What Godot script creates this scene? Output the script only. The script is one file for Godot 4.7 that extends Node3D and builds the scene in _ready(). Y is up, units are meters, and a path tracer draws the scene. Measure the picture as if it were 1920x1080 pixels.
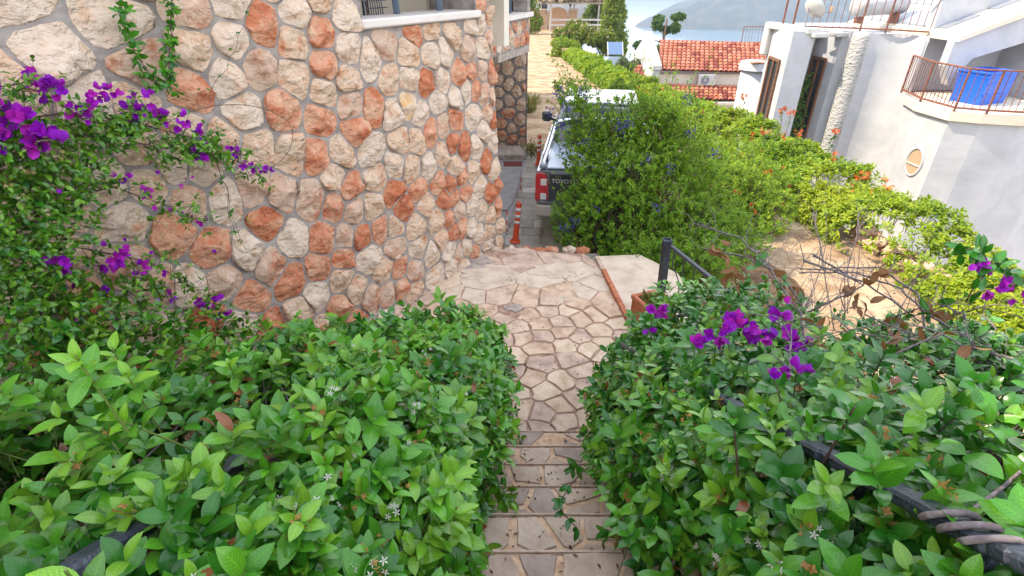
extends Node3D

# World axes: x right, y up, -z away from the viewer. The eye is at y = 4.0.
# v(x, h, d): x metres right, h metres below the eye, d metres ahead.
const EYE := 4.0
var rng := RandomNumberGenerator.new()
var fine := FastNoiseLite.new()
var used := {}
var M := {}
var leaf_mesh_set := []
var small_leaf: ArrayMesh
var tiny_leaf: ArrayMesh
var clump_mesh: ArrayMesh
var bract_mesh_set := []
var star_flower: ArrayMesh
var dot_flower: ArrayMesh

func v(x: float, h: float, d: float) -> Vector3:
	return Vector3(x, EYE - h, -d)

func lin(r: float, g: float, b: float, a := 1.0) -> Color:
	var c := Color(r, g, b).linear_to_srgb()
	c.a = a
	return c

# ---------------------------------------------------------------- naming
func numbered(called: String) -> String:
	if not used.has(called):
		used[called] = 0
		return called
	used[called] += 1
	return "%s_%03d" % [called, used[called]]

func tag(o: Node, label: String, category := "", group := "", kind := "") -> void:
	o.set_meta("label", label)
	if category != "": o.set_meta("category", category)
	if group != "": o.set_meta("group", group)
	if kind != "": o.set_meta("kind", kind)

func thing(called: String, label: String, category: String, at := Vector3.ZERO, group := "") -> Node3D:
	var o := Node3D.new()
	o.name = numbered(called)
	add_child(o)
	o.position = at
	tag(o, label, category, group)
	return o

func obj(called: String, mesh: Mesh, material: Material, parent: Node = null, xf := Transform3D()) -> MeshInstance3D:
	var o := MeshInstance3D.new()
	o.mesh = mesh
	o.material_override = material
	o.transform = xf
	if parent == null:
		o.name = numbered(called)
		add_child(o)
	else:
		o.name = called
		parent.add_child(o, true)
	return o

func struct(called: String, label: String, mesh: Mesh, material: Material) -> MeshInstance3D:
	var o := obj(called, mesh, material)
	tag(o, label, "", "", "structure")
	return o

func many(called: String, mesh: Mesh, material: Material, xfs: Array, cols: Array, parent: Node = null, label := "", category := "") -> MultiMeshInstance3D:
	var mm := MultiMesh.new()
	mm.transform_format = MultiMesh.TRANSFORM_3D
	mm.use_colors = true
	mm.mesh = mesh
	mm.instance_count = xfs.size()
	for i in xfs.size():
		mm.set_instance_transform(i, xfs[i])
		mm.set_instance_color(i, cols[i])
	var o := MultiMeshInstance3D.new()
	o.multimesh = mm
	o.material_override = material
	o.set_meta("kind", "stuff")
	if parent == null:
		o.name = numbered(called)
		add_child(o)
		tag(o, label, category, "", "stuff")
	else:
		o.name = called
		parent.add_child(o, true)
	return o

# ---------------------------------------------------------------- mesh building
class Shape:
	var st := SurfaceTool.new()
	func _init() -> void:
		st.begin(Mesh.PRIMITIVE_TRIANGLES)
		st.set_smooth_group(-1)
	func smooth(on: bool) -> void:
		st.set_smooth_group(0 if on else -1)
	func tri(a: Vector3, b: Vector3, c: Vector3, inside: Vector3) -> void:
		var n := (a - c).cross(a - b)
		if n.dot((a + b + c) / 3.0 - inside) < 0.0:
			var t := b
			b = c
			c = t
		st.add_vertex(a)
		st.add_vertex(b)
		st.add_vertex(c)
	func quad(a: Vector3, b: Vector3, c: Vector3, d: Vector3, inside: Vector3) -> void:
		tri(a, b, c, inside)
		tri(a, c, d, inside)
	func done() -> ArrayMesh:
		st.generate_normals()
		return st.commit()
	func box(xf: Transform3D, size: Vector3, ch := 0.0) -> void:
		var o := xf.origin
		var e := size * 0.5
		ch = minf(ch, minf(e.x, minf(e.y, e.z)) * 0.6)
		var p := func(sx: float, sy: float, sz: float, ax: int) -> Vector3:
			var q := Vector3(sx * (e.x - ch), sy * (e.y - ch), sz * (e.z - ch))
			if ax == 0: q.x = sx * e.x
			elif ax == 1: q.y = sy * e.y
			else: q.z = sz * e.z
			return xf * q
		for s in [-1.0, 1.0]:
			quad(p.call(s, -1, -1, 0), p.call(s, 1, -1, 0), p.call(s, 1, 1, 0), p.call(s, -1, 1, 0), o)
			quad(p.call(-1, s, -1, 1), p.call(1, s, -1, 1), p.call(1, s, 1, 1), p.call(-1, s, 1, 1), o)
			quad(p.call(-1, -1, s, 2), p.call(1, -1, s, 2), p.call(1, 1, s, 2), p.call(-1, 1, s, 2), o)
		if ch > 0.0:
			for s in [-1.0, 1.0]:
				for t in [-1.0, 1.0]:
					quad(p.call(-1, s, t, 1), p.call(1, s, t, 1), p.call(1, s, t, 2), p.call(-1, s, t, 2), o)
					quad(p.call(s, -1, t, 0), p.call(s, 1, t, 0), p.call(s, 1, t, 2), p.call(s, -1, t, 2), o)
					quad(p.call(s, t, -1, 0), p.call(s, t, 1, 0), p.call(s, t, 1, 1), p.call(s, t, -1, 1), o)
					for u in [-1.0, 1.0]:
						tri(p.call(s, t, u, 0), p.call(s, t, u, 1), p.call(s, t, u, 2), o)
	func bar(a: Vector3, b: Vector3, w: float, t: float, ch := 0.0) -> void:
		var z := (b - a).normalized()
		var up := Vector3.UP if absf(z.y) < 0.95 else Vector3.RIGHT
		var x := up.cross(z).normalized()
		box(Transform3D(Basis(x, z.cross(x), z), (a + b) * 0.5), Vector3(w, t, a.distance_to(b)), ch)
	func tube(pts: Array, radii: Array, sides := 6, cap := true) -> void:
		var rings := []
		var x := Vector3.ZERO
		for i in pts.size():
			var dir: Vector3 = (pts[mini(i + 1, pts.size() - 1)] - pts[maxi(i - 1, 0)]).normalized()
			if x == Vector3.ZERO:
				x = dir.cross(Vector3.UP if absf(dir.y) < 0.9 else Vector3.RIGHT).normalized()
			x = (x - dir * x.dot(dir)).normalized()
			var y := dir.cross(x)
			var ring := []
			var r: float = radii[mini(i, radii.size() - 1)]
			for k in sides:
				var a := TAU * k / sides
				ring.append(pts[i] + x * cos(a) * r + y * sin(a) * r)
			rings.append(ring)
		for i in pts.size() - 1:
			var mid: Vector3 = (pts[i] + pts[i + 1]) * 0.5
			for k in sides:
				var l := (k + 1) % sides
				quad(rings[i][k], rings[i][l], rings[i + 1][l], rings[i + 1][k], mid)
		if cap:
			for k in range(1, sides - 1):
				tri(rings[0][0], rings[0][k], rings[0][k + 1], pts[1])
				tri(rings[-1][0], rings[-1][k], rings[-1][k + 1], pts[-2])
	func lathe(at: Vector3, prof: Array, sides := 20) -> void:      # prof: Vector2(radius, y)
		var ym := 0.0
		for p in prof: ym += p.y / prof.size()
		for i in prof.size() - 1:
			for k in sides:
				var a := TAU * k / sides
				var b := TAU * (k + 1) / sides
				var f := func(p: Vector2, t: float) -> Vector3: return at + Vector3(cos(t) * p.x, p.y, sin(t) * p.x)
				quad(f.call(prof[i], a), f.call(prof[i], b), f.call(prof[i + 1], b), f.call(prof[i + 1], a), at + Vector3(0, ym, 0))
	func prism(poly: PackedVector2Array, f: Callable, w0: float, w1: float) -> void:   # f(Vector2, w) -> Vector3; any simple polygon
		var idx := Geometry2D.triangulate_polygon(poly)
		var q := Vector3.ZERO
		for i in range(0, idx.size(), 3):
			var mid := (poly[idx[i]] + poly[idx[i + 1]] + poly[idx[i + 2]]) / 3.0
			q = f.call(mid, (w0 + w1) * 0.5)
			tri(f.call(poly[idx[i]], w0), f.call(poly[idx[i + 1]], w0), f.call(poly[idx[i + 2]], w0), q)
			tri(f.call(poly[idx[i]], w1), f.call(poly[idx[i + 1]], w1), f.call(poly[idx[i + 2]], w1), q)
		var cw := Geometry2D.is_polygon_clockwise(poly)
		for i in poly.size():
			var a := poly[i]
			var b := poly[(i + 1) % poly.size()]
			var nrm := Vector2(b.y - a.y, a.x - b.x).normalized() * (-1.0 if cw else 1.0)
			var inn: Vector3 = f.call((a + b) * 0.5 - nrm * 0.001, (w0 + w1) * 0.5)
			quad(f.call(a, w0), f.call(b, w0), f.call(b, w1), f.call(a, w1), inn)

func box_mesh(size: Vector3, ch := 0.0) -> ArrayMesh:
	var s := Shape.new()
	s.box(Transform3D(), size, ch)
	return s.done()

func ground_map(p: Vector2, h: float) -> Vector3:
	return v(p.x, h, p.y)

# ---------------------------------------------------------------- convex cells
func clip(poly: PackedVector2Array, p: Vector2, n: Vector2) -> PackedVector2Array:
	var out := PackedVector2Array()
	for i in poly.size():
		var a := poly[i]
		var b := poly[(i + 1) % poly.size()]
		var da := (a - p).dot(n)
		var db := (b - p).dot(n)
		if da <= 0.0: out.append(a)
		if (da < 0.0 and db > 0.0) or (da > 0.0 and db < 0.0):
			out.append(a + (b - a) * (da / (da - db)))
	return out

func inset(poly: PackedVector2Array, s: float) -> PackedVector2Array:
	var out := poly
	var c := centre(poly)
	for i in poly.size():
		var a := poly[i]
		var b := poly[(i + 1) % poly.size()]
		var n := Vector2(b.y - a.y, a.x - b.x).normalized()
		if n.dot((a + b) * 0.5 - c) < 0.0: n = -n
		out = clip(out, a - n * s, n)
		if out.size() < 3: return PackedVector2Array()
	return out

func centre(poly: PackedVector2Array) -> Vector2:
	var c := Vector2.ZERO
	for p in poly: c += p
	return c / maxf(1.0, poly.size())

func cells(seeds: Array, bound: PackedVector2Array, reach: float) -> Array:
	var out := []
	for i in seeds.size():
		var poly := bound
		for j in seeds.size():
			if i == j: continue
			var dl: Vector2 = seeds[j] - seeds[i]
			if dl.length_squared() > reach * reach: continue
			poly = clip(poly, (seeds[i] + seeds[j]) * 0.5, dl.normalized())
			if poly.size() < 3: break
		out.append(poly)
	return out

func scatter(lo: Vector2, hi: Vector2, space: Callable, tries: int) -> Array:
	var pts := []
	for k in tries:
		var p := Vector2(rng.randf_range(lo.x, hi.x), rng.randf_range(lo.y, hi.y))
		var s: float = space.call(p)
		var ok := true
		for q in pts:
			if p.distance_squared_to(q) < s * s:
				ok = false
				break
		if ok: pts.append(p)
	return pts

# a flat stone: polygon in a plane given by f, thickness along w, bevelled rim
func slab_shape(s: Shape, poly: PackedVector2Array, f: Callable, w0: float, w1: float, bevel: float) -> void:
	var c := centre(poly)
	var mid: Vector3 = f.call(c, (w0 + w1) * 0.5)
	var n := poly.size()
	var top := PackedVector2Array()
	for p in poly: top.append(p + (c - p).normalized() * bevel)
	for i in n:
		var j := (i + 1) % n
		s.quad(f.call(poly[i], w0), f.call(poly[j], w0), f.call(poly[j], w1 - bevel), f.call(poly[i], w1 - bevel), mid)
		s.quad(f.call(poly[i], w1 - bevel), f.call(poly[j], w1 - bevel), f.call(top[j], w1), f.call(top[i], w1), mid)
		s.tri(f.call(top[i], w1), f.call(top[j], w1), f.call(c, w1), mid)

# an uneven polygon edge for broken stone
func roughen(poly: PackedVector2Array, amount: float) -> PackedVector2Array:
	var out := PackedVector2Array()
	for i in poly.size():
		var a := poly[i]
		var b := poly[(i + 1) % poly.size()]
		out.append(a)
		var l := a.distance_to(b)
		if l > 0.07:
			var nn := Vector2(b.y - a.y, a.x - b.x).normalized()
			out.append(a.lerp(b, rng.randf_range(0.35, 0.65)) + nn * rng.randf_range(-amount, amount))
	return out

# a split-face wall stone around its own centre; e holds the wall's axes (along, up, out)
func stone_mesh(poly: PackedVector2Array, e: Basis, h: float, sides := 16) -> ArrayMesh:
	var c := centre(poly)
	var r := []
	for k in sides:
		var dir := Vector2.from_angle(TAU * k / sides)
		var best := 9.0
		for i in poly.size():
			var a := poly[i] - c
			var b := poly[(i + 1) % poly.size()] - c
			var ed := b - a
			var den := dir.cross(ed)
			if absf(den) < 1e-6: continue
			var t := a.cross(ed) / den
			var u := a.cross(dir) / den
			if t > 0.0 and u >= -0.001 and u <= 1.001: best = minf(best, t)
		r.append(best if best < 9.0 else 0.05)
	var rs := []
	for k in sides:
		var m: float = (r[k] * 5.0 + r[(k + 1) % sides] + r[(k + sides - 1) % sides]) / 7.0
		rs.append(minf(m, r[k] * 1.0) * rng.randf_range(0.93, 1.0))
	var big: float = 0.0
	for q in rs: big = maxf(big, q)
	var planes := []
	for k in 6:
		var a := rng.randf() * TAU
		planes.append([Vector2.from_angle(a) * rng.randf_range(0.5, 2.2) * h / big, h * rng.randf_range(0.7, 1.2)])
	var off := Vector3(rng.randf() * 50, rng.randf() * 50, rng.randf() * 50)
	var rings := []
	for ring in [[1.0, -0.7], [1.0, 0.3], [0.96, 0.7], [0.86, 1.0], [0.62, 1.1], [0.32, 1.15]]:
		var row := []
		for k in sides:
			var p: Vector2 = Vector2.from_angle(TAU * k / sides) * rs[k] * ring[0]
			var w: float = h * ring[1]
			if ring[1] > 0.0:
				for pl in planes: w = minf(w, pl[1] - pl[0].dot(p))
				w += fine.get_noise_3d(p.x * 900 + off.x, p.y * 900 + off.y, off.z) * h * 0.5
				w = maxf(w, 0.002)
			row.append(e * Vector3(p.x, p.y, w))
		rings.append(row)
	var s := Shape.new()
	s.smooth(true)
	var deep := e * Vector3(0, 0, -h * 2.0)
	for i in rings.size() - 1:
		for k in sides:
			var l := (k + 1) % sides
			s.quad(rings[i][k], rings[i][l], rings[i + 1][l], rings[i + 1][k], deep)
	var w2 := h * 1.1
	for pl in planes: w2 = minf(w2, pl[1])
	for k in sides: s.tri(rings[-1][k], rings[-1][(k + 1) % sides], e * Vector3(0, 0, w2), deep)
	return s.done()

# ---------------------------------------------------------------- textures and materials
func noise_tex(freq: float, ramp: Array, seed_no: int, side := 512, octaves := 5, kind := FastNoiseLite.TYPE_SIMPLEX_SMOOTH, warp := 0.0) -> NoiseTexture2D:
	var n := FastNoiseLite.new()
	n.noise_type = kind
	n.frequency = freq
	n.seed = seed_no
	n.fractal_octaves = octaves
	if warp > 0.0:
		n.domain_warp_enabled = true
		n.domain_warp_amplitude = warp
		n.domain_warp_frequency = freq
	var t := NoiseTexture2D.new()
	t.width = side
	t.height = side
	t.seamless = true
	t.noise = n
	if ramp.size():
		var g := Gradient.new()
		var offs := PackedFloat32Array()
		var cols := PackedColorArray()
		for p in ramp:
			offs.append(p[0])
			cols.append(p[1])
		g.offsets = offs
		g.colors = cols
		t.color_ramp = g
	return t

func mat(color: Color, rough := 0.8, spec := 0.5) -> StandardMaterial3D:
	var m := StandardMaterial3D.new()
	m.albedo_color = color
	m.roughness = rough
	m.metallic_specular = spec
	return m

func tri_mat(tex: Texture2D, size: float, bump: Texture2D, bump_cm: float, rough := 0.85, spec := 0.4) -> StandardMaterial3D:
	var m := mat(Color.WHITE, rough, spec)
	m.albedo_texture = tex
	m.uv1_triplanar = true
	m.uv1_world_triplanar = true
	m.uv1_scale = Vector3.ONE / size
	if bump:
		m.heightmap_enabled = true
		m.heightmap_texture = bump
		m.heightmap_scale = bump_cm
	return m

func leaf_texture(kind: int) -> ImageTexture:
	var im := Image.create(64, 128, false, Image.FORMAT_RGB8)
	for y in 128:
		for x in 64:
			var t := y / 127.0
			var s := (x - 31.5) / 31.5
			var mid := exp(-pow(s * 13.0, 2.0))
			var vein := pow(maxf(0.0, cos((t * 9.0 - absf(s) * 2.2) * TAU)), 14.0) * (1.0 - absf(s)) * 0.3
			var mott := fine.get_noise_2d(x * 9.0 + kind * 333, y * 9.0) * 0.1
			var k := 0.8 + mott * 1.4 + vein * 0.9
			var c := Color(k, k, k)
			c = c.lerp(Color(1.0, 1.0, 0.78), mid * 0.55)
			im.set_pixel(x, y, c)
	return ImageTexture.create_from_image(im)

func leaf_mat(tex: Texture2D, rough: float, back: float, color := Color.WHITE) -> StandardMaterial3D:
	var m := mat(color, rough, 0.4)
	m.albedo_texture = tex
	m.vertex_color_use_as_albedo = true
	m.clearcoat_enabled = rough < 0.3
	m.clearcoat = 0.3
	m.clearcoat_roughness = 0.14
	m.backlight_enabled = true
	m.backlight = Color(back, back, back * 0.5).linear_to_srgb()
	m.cull_mode = BaseMaterial3D.CULL_DISABLED
	return m

# one leaf: base at the origin, tip towards +z, upper face +y, length 1
func leaf_shape(width: float, fold: float, curl: float, wave: float, segs: int, widest: float) -> ArrayMesh:
	var st := SurfaceTool.new()
	st.begin(Mesh.PRIMITIVE_TRIANGLES)
	st.set_smooth_group(0)
	var rows := []
	for i in segs + 1:
		var t := float(i) / segs
		var w := width * 0.5 * pow(sin(PI * pow(t, widest)), 0.72)
		if i == 0 or i == segs: w = width * 0.02
		var y := -curl * t * t + 0.04 * sin(t * 3.0)
		var side := fold * w + wave * sin(t * 11.0) * w
		rows.append([Vector3(-w, y + side, t), Vector3(0, y, t), Vector3(w, y + fold * w - wave * sin(t * 9.0 + 1.0) * w, t), t])
	for i in segs:
		for q in [0, 1]:
			var a: Vector3 = rows[i][q]
			var b: Vector3 = rows[i][q + 1]
			var c: Vector3 = rows[i + 1][q + 1]
			var d: Vector3 = rows[i + 1][q]
			var ua: float = 0.02 + q * 0.48
			var ub: float = 0.5 + q * 0.48
			for p in [[a, ua, rows[i][3]], [b, ub, rows[i][3]], [c, ub, rows[i + 1][3]], [a, ua, rows[i][3]], [c, ub, rows[i + 1][3]], [d, ua, rows[i + 1][3]]]:
				st.set_uv(Vector2(p[1], p[2]))
				st.add_vertex(p[0])
	st.generate_normals()
	return st.commit()

func aim(at: Vector3, dir: Vector3, up: Vector3, size: float) -> Transform3D:
	var z := dir.normalized()
	var x := up.cross(z)
	if x.length_squared() < 1e-5: x = Vector3.RIGHT.cross(z)
	x = x.normalized()
	return Transform3D(Basis(x * size, z.cross(x) * size, z * size), at)

func rand_dir() -> Vector3:
	var z := rng.randf_range(-1, 1)
	var a := rng.randf() * TAU
	var r := sqrt(1.0 - z * z)
	return Vector3(r * cos(a), z, r * sin(a))

# a shoot: opposite pairs of leaves up a stem; appended to xfs / cols
func shoot(xfs: Array, cols: Array, at: Vector3, dir: Vector3, pairs: int, gap: float, size: float, spread: float, shade: Callable) -> void:
	dir = dir.normalized()
	var side := dir.cross(rand_dir()).normalized()
	for i in pairs:
		var t := float(i) / maxf(1.0, pairs - 1)
		side = side.rotated(dir, PI * 0.5 + rng.randf_range(-0.5, 0.5))
		var p := at + dir * gap * i
		for s in [-1.0, 1.0]:
			if rng.randf() < 0.08: continue
			var sp := spread * lerpf(1.15, 0.7, t) + rng.randf_range(-0.25, 0.25)
			var ld: Vector3 = dir * cos(sp) + side * s * sin(sp) + Vector3(0, -0.12, 0) + rand_dir() * 0.16
			var n := dir + Vector3(0, 0.35, 0) + rand_dir() * 0.25
			var sz := size * rng.randf_range(0.75, 1.15) * lerpf(1.0, 0.72, t * t)
			xfs.append(aim(p, ld, n, sz))
			cols.append(shade.call(t))

# ---------------------------------------------------------------- materials
func make_materials() -> void:
	var cr := func(r: int, g: int, b: int) -> Color: return Color(r / 255.0, g / 255.0, b / 255.0)
	var rough_bump := noise_tex(0.012, [], 5, 512, 6)
	var pit_bump := noise_tex(0.035, [], 9, 512, 6, FastNoiseLite.TYPE_SIMPLEX_SMOOTH, 20.0)
	var fine_bump := noise_tex(0.04, [], 11, 512, 5)
	M.fine_bump = fine_bump
	M.rough_bump = rough_bump
	# wall stone: limestone from white to rust, each with its own stains
	var sets := [
		[[0.0, cr.call(186, 164, 144)], [0.36, cr.call(204, 184, 164)], [0.47, cr.call(212, 194, 176)], [0.53, cr.call(206, 188, 170)], [0.6, cr.call(194, 150, 118)], [0.68, cr.call(210, 190, 170)], [0.8, cr.call(186, 122, 86)], [1.0, cr.call(160, 88, 56)]],
		[[0.0, cr.call(188, 172, 158)], [0.4, cr.call(208, 194, 180)], [0.52, cr.call(216, 204, 192)], [0.6, cr.call(198, 176, 156)], [0.66, cr.call(212, 198, 184)], [0.82, cr.call(194, 156, 124)], [1.0, cr.call(176, 120, 86)]],
		[[0.0, cr.call(198, 172, 150)], [0.36, cr.call(206, 170, 146)], [0.46, cr.call(190, 132, 104)], [0.53, cr.call(208, 174, 150)], [0.62, cr.call(192, 128, 98)], [1.0, cr.call(160, 84, 56)]],
		[[0.0, cr.call(204, 176, 152)], [0.34, cr.call(192, 134, 104)], [0.44, cr.call(172, 98, 68)], [0.5, cr.call(186, 118, 86)], [0.56, cr.call(158, 86, 58)], [0.62, cr.call(198, 150, 122)], [0.7, cr.call(176, 104, 72)], [1.0, cr.call(138, 70, 44)]],
		[[0.0, cr.call(190, 172, 152)], [0.45, cr.call(206, 188, 170)], [0.58, cr.call(210, 194, 178)], [0.66, cr.call(206, 160, 84)], [1.0, cr.call(196, 132, 30)]],
		[[0.0, cr.call(176, 156, 142)], [0.4, cr.call(194, 174, 158)], [0.5, cr.call(204, 186, 170)], [0.56, cr.call(182, 138, 114)], [0.62, cr.call(200, 180, 164)], [0.76, cr.call(178, 118, 88)], [1.0, cr.call(156, 92, 64)]],
	]
	M.stone = []
	for i in sets.size():
		var m := tri_mat(noise_tex(0.016 if i != 4 else 0.007, sets[i], 40 + i, 512, 6, FastNoiseLite.TYPE_SIMPLEX_SMOOTH, 30.0), 1.35 + 0.17 * i, pit_bump, 4.0, 0.9, 0.3)
		m.albedo_color = Color(0.95, 0.92, 0.89)
		M.stone.append(m)
	M.mortar = tri_mat(noise_tex(0.012, [[0.0, cr.call(108, 102, 98)], [0.5, cr.call(143, 135, 129)], [1.0, cr.call(172, 162, 154)]], 71), 1.1, rough_bump, 2.2, 0.95, 0.2)
	M.sill = tri_mat(noise_tex(0.01, [[0.0, cr.call(196, 188, 180)], [1.0, cr.call(214, 206, 200)]], 72, 256), 1.0, fine_bump, 0.15, 0.6)
	# paving
	M.pave = []
	for q in [[180, 156, 136, 198, 174, 152], [190, 166, 140, 204, 182, 158], [172, 148, 132, 192, 166, 146], [182, 154, 130, 200, 174, 150]]:
		M.pave.append(tri_mat(noise_tex(0.008, [[0.0, cr.call(q[0] - 22, q[1] - 24, q[2] - 24)], [0.35, cr.call(q[0], q[1], q[2])], [0.7, cr.call(q[3], q[4], q[5])], [1.0, cr.call(q[3] + 6, q[4] + 6, q[5] + 6)]], 80 + q[0], 512, 6, FastNoiseLite.TYPE_SIMPLEX_SMOOTH, 20.0), 0.9, fine_bump, 0.35, 0.7))
	M.tread = []
	for q in [[162, 141, 124, 180, 158, 140], [172, 150, 130, 188, 166, 146], [150, 132, 120, 170, 150, 136], [178, 158, 140, 194, 174, 154]]:
		M.tread.append(tri_mat(noise_tex(0.01, [[0.0, cr.call(q[0] - 14, q[1] - 16, q[2] - 16)], [0.4, cr.call(q[0], q[1], q[2])], [1.0, cr.call(q[3], q[4], q[5])]], 60 + q[0], 512, 6, FastNoiseLite.TYPE_SIMPLEX_SMOOTH, 20.0), 0.7, fine_bump, 0.3, 0.62))
	M.nosing = tri_mat(noise_tex(0.03, [[0.0, cr.call(166, 144, 126)], [1.0, cr.call(204, 182, 160)]], 74, 256), 0.5, fine_bump, 0.2, 0.8)
	M.grout_warm = tri_mat(noise_tex(0.02, [[0.0, cr.call(168, 132, 106)], [0.5, cr.call(196, 164, 136)], [1.0, cr.call(210, 182, 156)]], 75), 0.8, rough_bump, 0.5, 0.95, 0.2)
	M.grout_dark = tri_mat(noise_tex(0.014, [[0.0, cr.call(128, 100, 86)], [0.5, cr.call(156, 128, 110)], [1.0, cr.call(186, 160, 138)]], 76), 0.9, rough_bump, 0.8, 0.95, 0.2)
	M.cement = tri_mat(noise_tex(0.01, [[0.0, cr.call(172, 154, 136)], [0.5, cr.call(194, 176, 156)], [1.0, cr.call(204, 188, 170)]], 77), 1.4, rough_bump, 0.8, 0.9, 0.3)
	M.grey_cement = tri_mat(noise_tex(0.014, [[0.0, cr.call(134, 122, 112)], [0.5, cr.call(160, 148, 138)], [1.0, cr.call(186, 172, 160)]], 78), 1.0, rough_bump, 1.2, 0.95, 0.2)
	M.walkway = tri_mat(noise_tex(0.01, [[0.0, cr.call(134, 130, 130)], [1.0, cr.call(164, 160, 158)]], 79), 1.6, fine_bump, 0.2, 0.55)
	M.tile = []
	for q in [[168, 158, 146], [150, 140, 128], [182, 174, 162], [158, 146, 132], [138, 128, 118]]:
		M.tile.append(tri_mat(noise_tex(0.012, [[0.0, cr.call(q[0] - 16, q[1] - 16, q[2] - 16)], [1.0, cr.call(q[0] + 12, q[1] + 12, q[2] + 12)]], 90 + q[0], 256), 0.8, fine_bump, 0.25, 0.5))
	M.road = tri_mat(noise_tex(0.012, [[0.0, cr.call(128, 104, 82)], [0.36, cr.call(158, 134, 108)], [0.48, cr.call(176, 154, 128)], [0.54, cr.call(150, 128, 104)], [0.62, cr.call(180, 158, 132)], [1.0, cr.call(190, 172, 148)]], 101, 512, 7, FastNoiseLite.TYPE_SIMPLEX_SMOOTH, 30.0), 6.0, rough_bump, 2.5, 0.95, 0.2)
	M.road.albedo_color = Color(0.9, 0.89, 0.88)
	M.soil = tri_mat(noise_tex(0.01, [[0.0, cr.call(70, 54, 42)], [0.5, cr.call(110, 88, 66)], [1.0, cr.call(150, 124, 96)]], 102), 1.0, rough_bump, 3.0, 1.0, 0.1)
	M.earth = tri_mat(noise_tex(0.008, [[0.0, cr.call(120, 112, 72)], [0.35, cr.call(168, 146, 108)], [1.0, cr.call(204, 180, 142)]], 103), 9.0, rough_bump, 3.0, 1.0, 0.1)
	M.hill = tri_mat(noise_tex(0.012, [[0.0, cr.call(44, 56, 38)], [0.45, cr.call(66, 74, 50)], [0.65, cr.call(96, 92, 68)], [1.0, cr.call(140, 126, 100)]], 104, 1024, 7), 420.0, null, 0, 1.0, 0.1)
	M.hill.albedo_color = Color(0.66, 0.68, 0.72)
	M.plaster = tri_mat(noise_tex(0.006, [[0.0, lin(0.35, 0.365, 0.4)], [0.4, lin(0.43, 0.445, 0.485)], [0.52, lin(0.46, 0.47, 0.51)], [0.7, lin(0.41, 0.42, 0.455)], [1.0, lin(0.47, 0.48, 0.515)]], 105, 512, 6), 5.0, fine_bump, 0.5, 0.85, 0.3)
	M.rough_plaster = tri_mat(noise_tex(0.006, [[0.0, lin(0.34, 0.34, 0.34)], [1.0, lin(0.45, 0.445, 0.44)]], 106, 256), 2.0, noise_tex(0.05, [], 107, 512, 4, FastNoiseLite.TYPE_CELLULAR), 6.0, 0.95, 0.2)
	M.white = mat(lin(0.47, 0.465, 0.455), 0.6)
	M.cream = tri_mat(noise_tex(0.01, [[0.0, cr.call(196, 186, 170)], [1.0, cr.call(214, 206, 192)]], 108, 256), 3.0, fine_bump, 0.3)
	M.rust = tri_mat(noise_tex(0.02, [[0.0, cr.call(88, 52, 42)], [0.5, cr.call(118, 74, 58)], [1.0, cr.call(146, 98, 78)]], 109, 256), 0.5, fine_bump, 0.1, 0.6)
	M.roof = []
	for q in [[174, 106, 84], [162, 94, 74], [186, 122, 98], [128, 64, 54]]:
		M.roof.append(mat(Color(q[0] / 255.0, q[1] / 255.0, q[2] / 255.0), 0.75, 0.4))
	M.terracotta = tri_mat(noise_tex(0.02, [[0.0, cr.call(150, 86, 60)], [1.0, cr.call(186, 120, 88)]], 110, 256), 0.4, fine_bump, 0.1, 0.8)
	M.iron = tri_mat(noise_tex(0.02, [[0.0, cr.call(30, 34, 42)], [1.0, cr.call(58, 66, 80)]], 111, 256), 0.3, fine_bump, 0.3, 0.38, 0.5)
	M.glass_dark = mat(lin(0.03, 0.04, 0.05), 0.08, 0.6)
	M.dark = mat(lin(0.02, 0.02, 0.02), 0.7)
	M.tyre = mat(lin(0.018, 0.018, 0.018), 0.85)
	M.paint = mat(lin(0.2, 0.215, 0.235), 0.28, 0.5)
	M.paint.metallic = 0.5
	M.paint.clearcoat_enabled = true
	M.paint.clearcoat = 0.8
	M.paint.clearcoat_roughness = 0.05
	M.paint_dark = mat(lin(0.035, 0.04, 0.048), 0.3, 0.5)
	M.paint_dark.clearcoat_enabled = true
	M.paint_dark.clearcoat = 0.6
	M.chrome = mat(lin(0.6, 0.62, 0.65), 0.18)
	M.chrome.metallic = 1.0
	M.red_lamp = mat(lin(0.5, 0.012, 0.015), 0.12)
	M.red_lamp.clearcoat_enabled = true
	M.white_lamp = mat(lin(0.7, 0.68, 0.66), 0.12)
	M.orange = mat(lin(0.62, 0.07, 0.02), 0.45)
	M.band = mat(lin(0.7, 0.7, 0.7), 0.35)
	M.blue = mat(lin(0.01, 0.1, 0.55), 0.4)
	M.panel_blue = mat(lin(0.1, 0.17, 0.3), 0.15)
	M.slate = mat(lin(0.2, 0.22, 0.26), 0.35)
	M.teal = mat(lin(0.06, 0.09, 0.13), 0.4)
	M.wood = tri_mat(noise_tex(0.02, [[0.0, cr.call(92, 62, 44)], [1.0, cr.call(136, 98, 72)]], 112, 256), 0.4, fine_bump, 0.2, 0.7)
	M.bark = tri_mat(noise_tex(0.03, [[0.0, cr.call(66, 54, 46)], [1.0, cr.call(120, 104, 92)]], 113, 256), 0.25, rough_bump, 0.4, 0.95, 0.2)
	M.grey_bark = tri_mat(noise_tex(0.03, [[0.0, cr.call(84, 76, 78)], [1.0, cr.call(150, 140, 140)]], 114, 256), 0.2, rough_bump, 0.3, 0.9, 0.2)
	M.green_stem = mat(lin(0.13, 0.19, 0.04), 0.6)
	M.vine_stem = mat(lin(0.09, 0.05, 0.04), 0.8)
	M.water = mat(lin(0.1, 0.19, 0.27), 0.12, 0.55)
	M.gravel = mat(Color.WHITE, 0.95, 0.2)
	M.gravel.vertex_color_use_as_albedo = true
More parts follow.
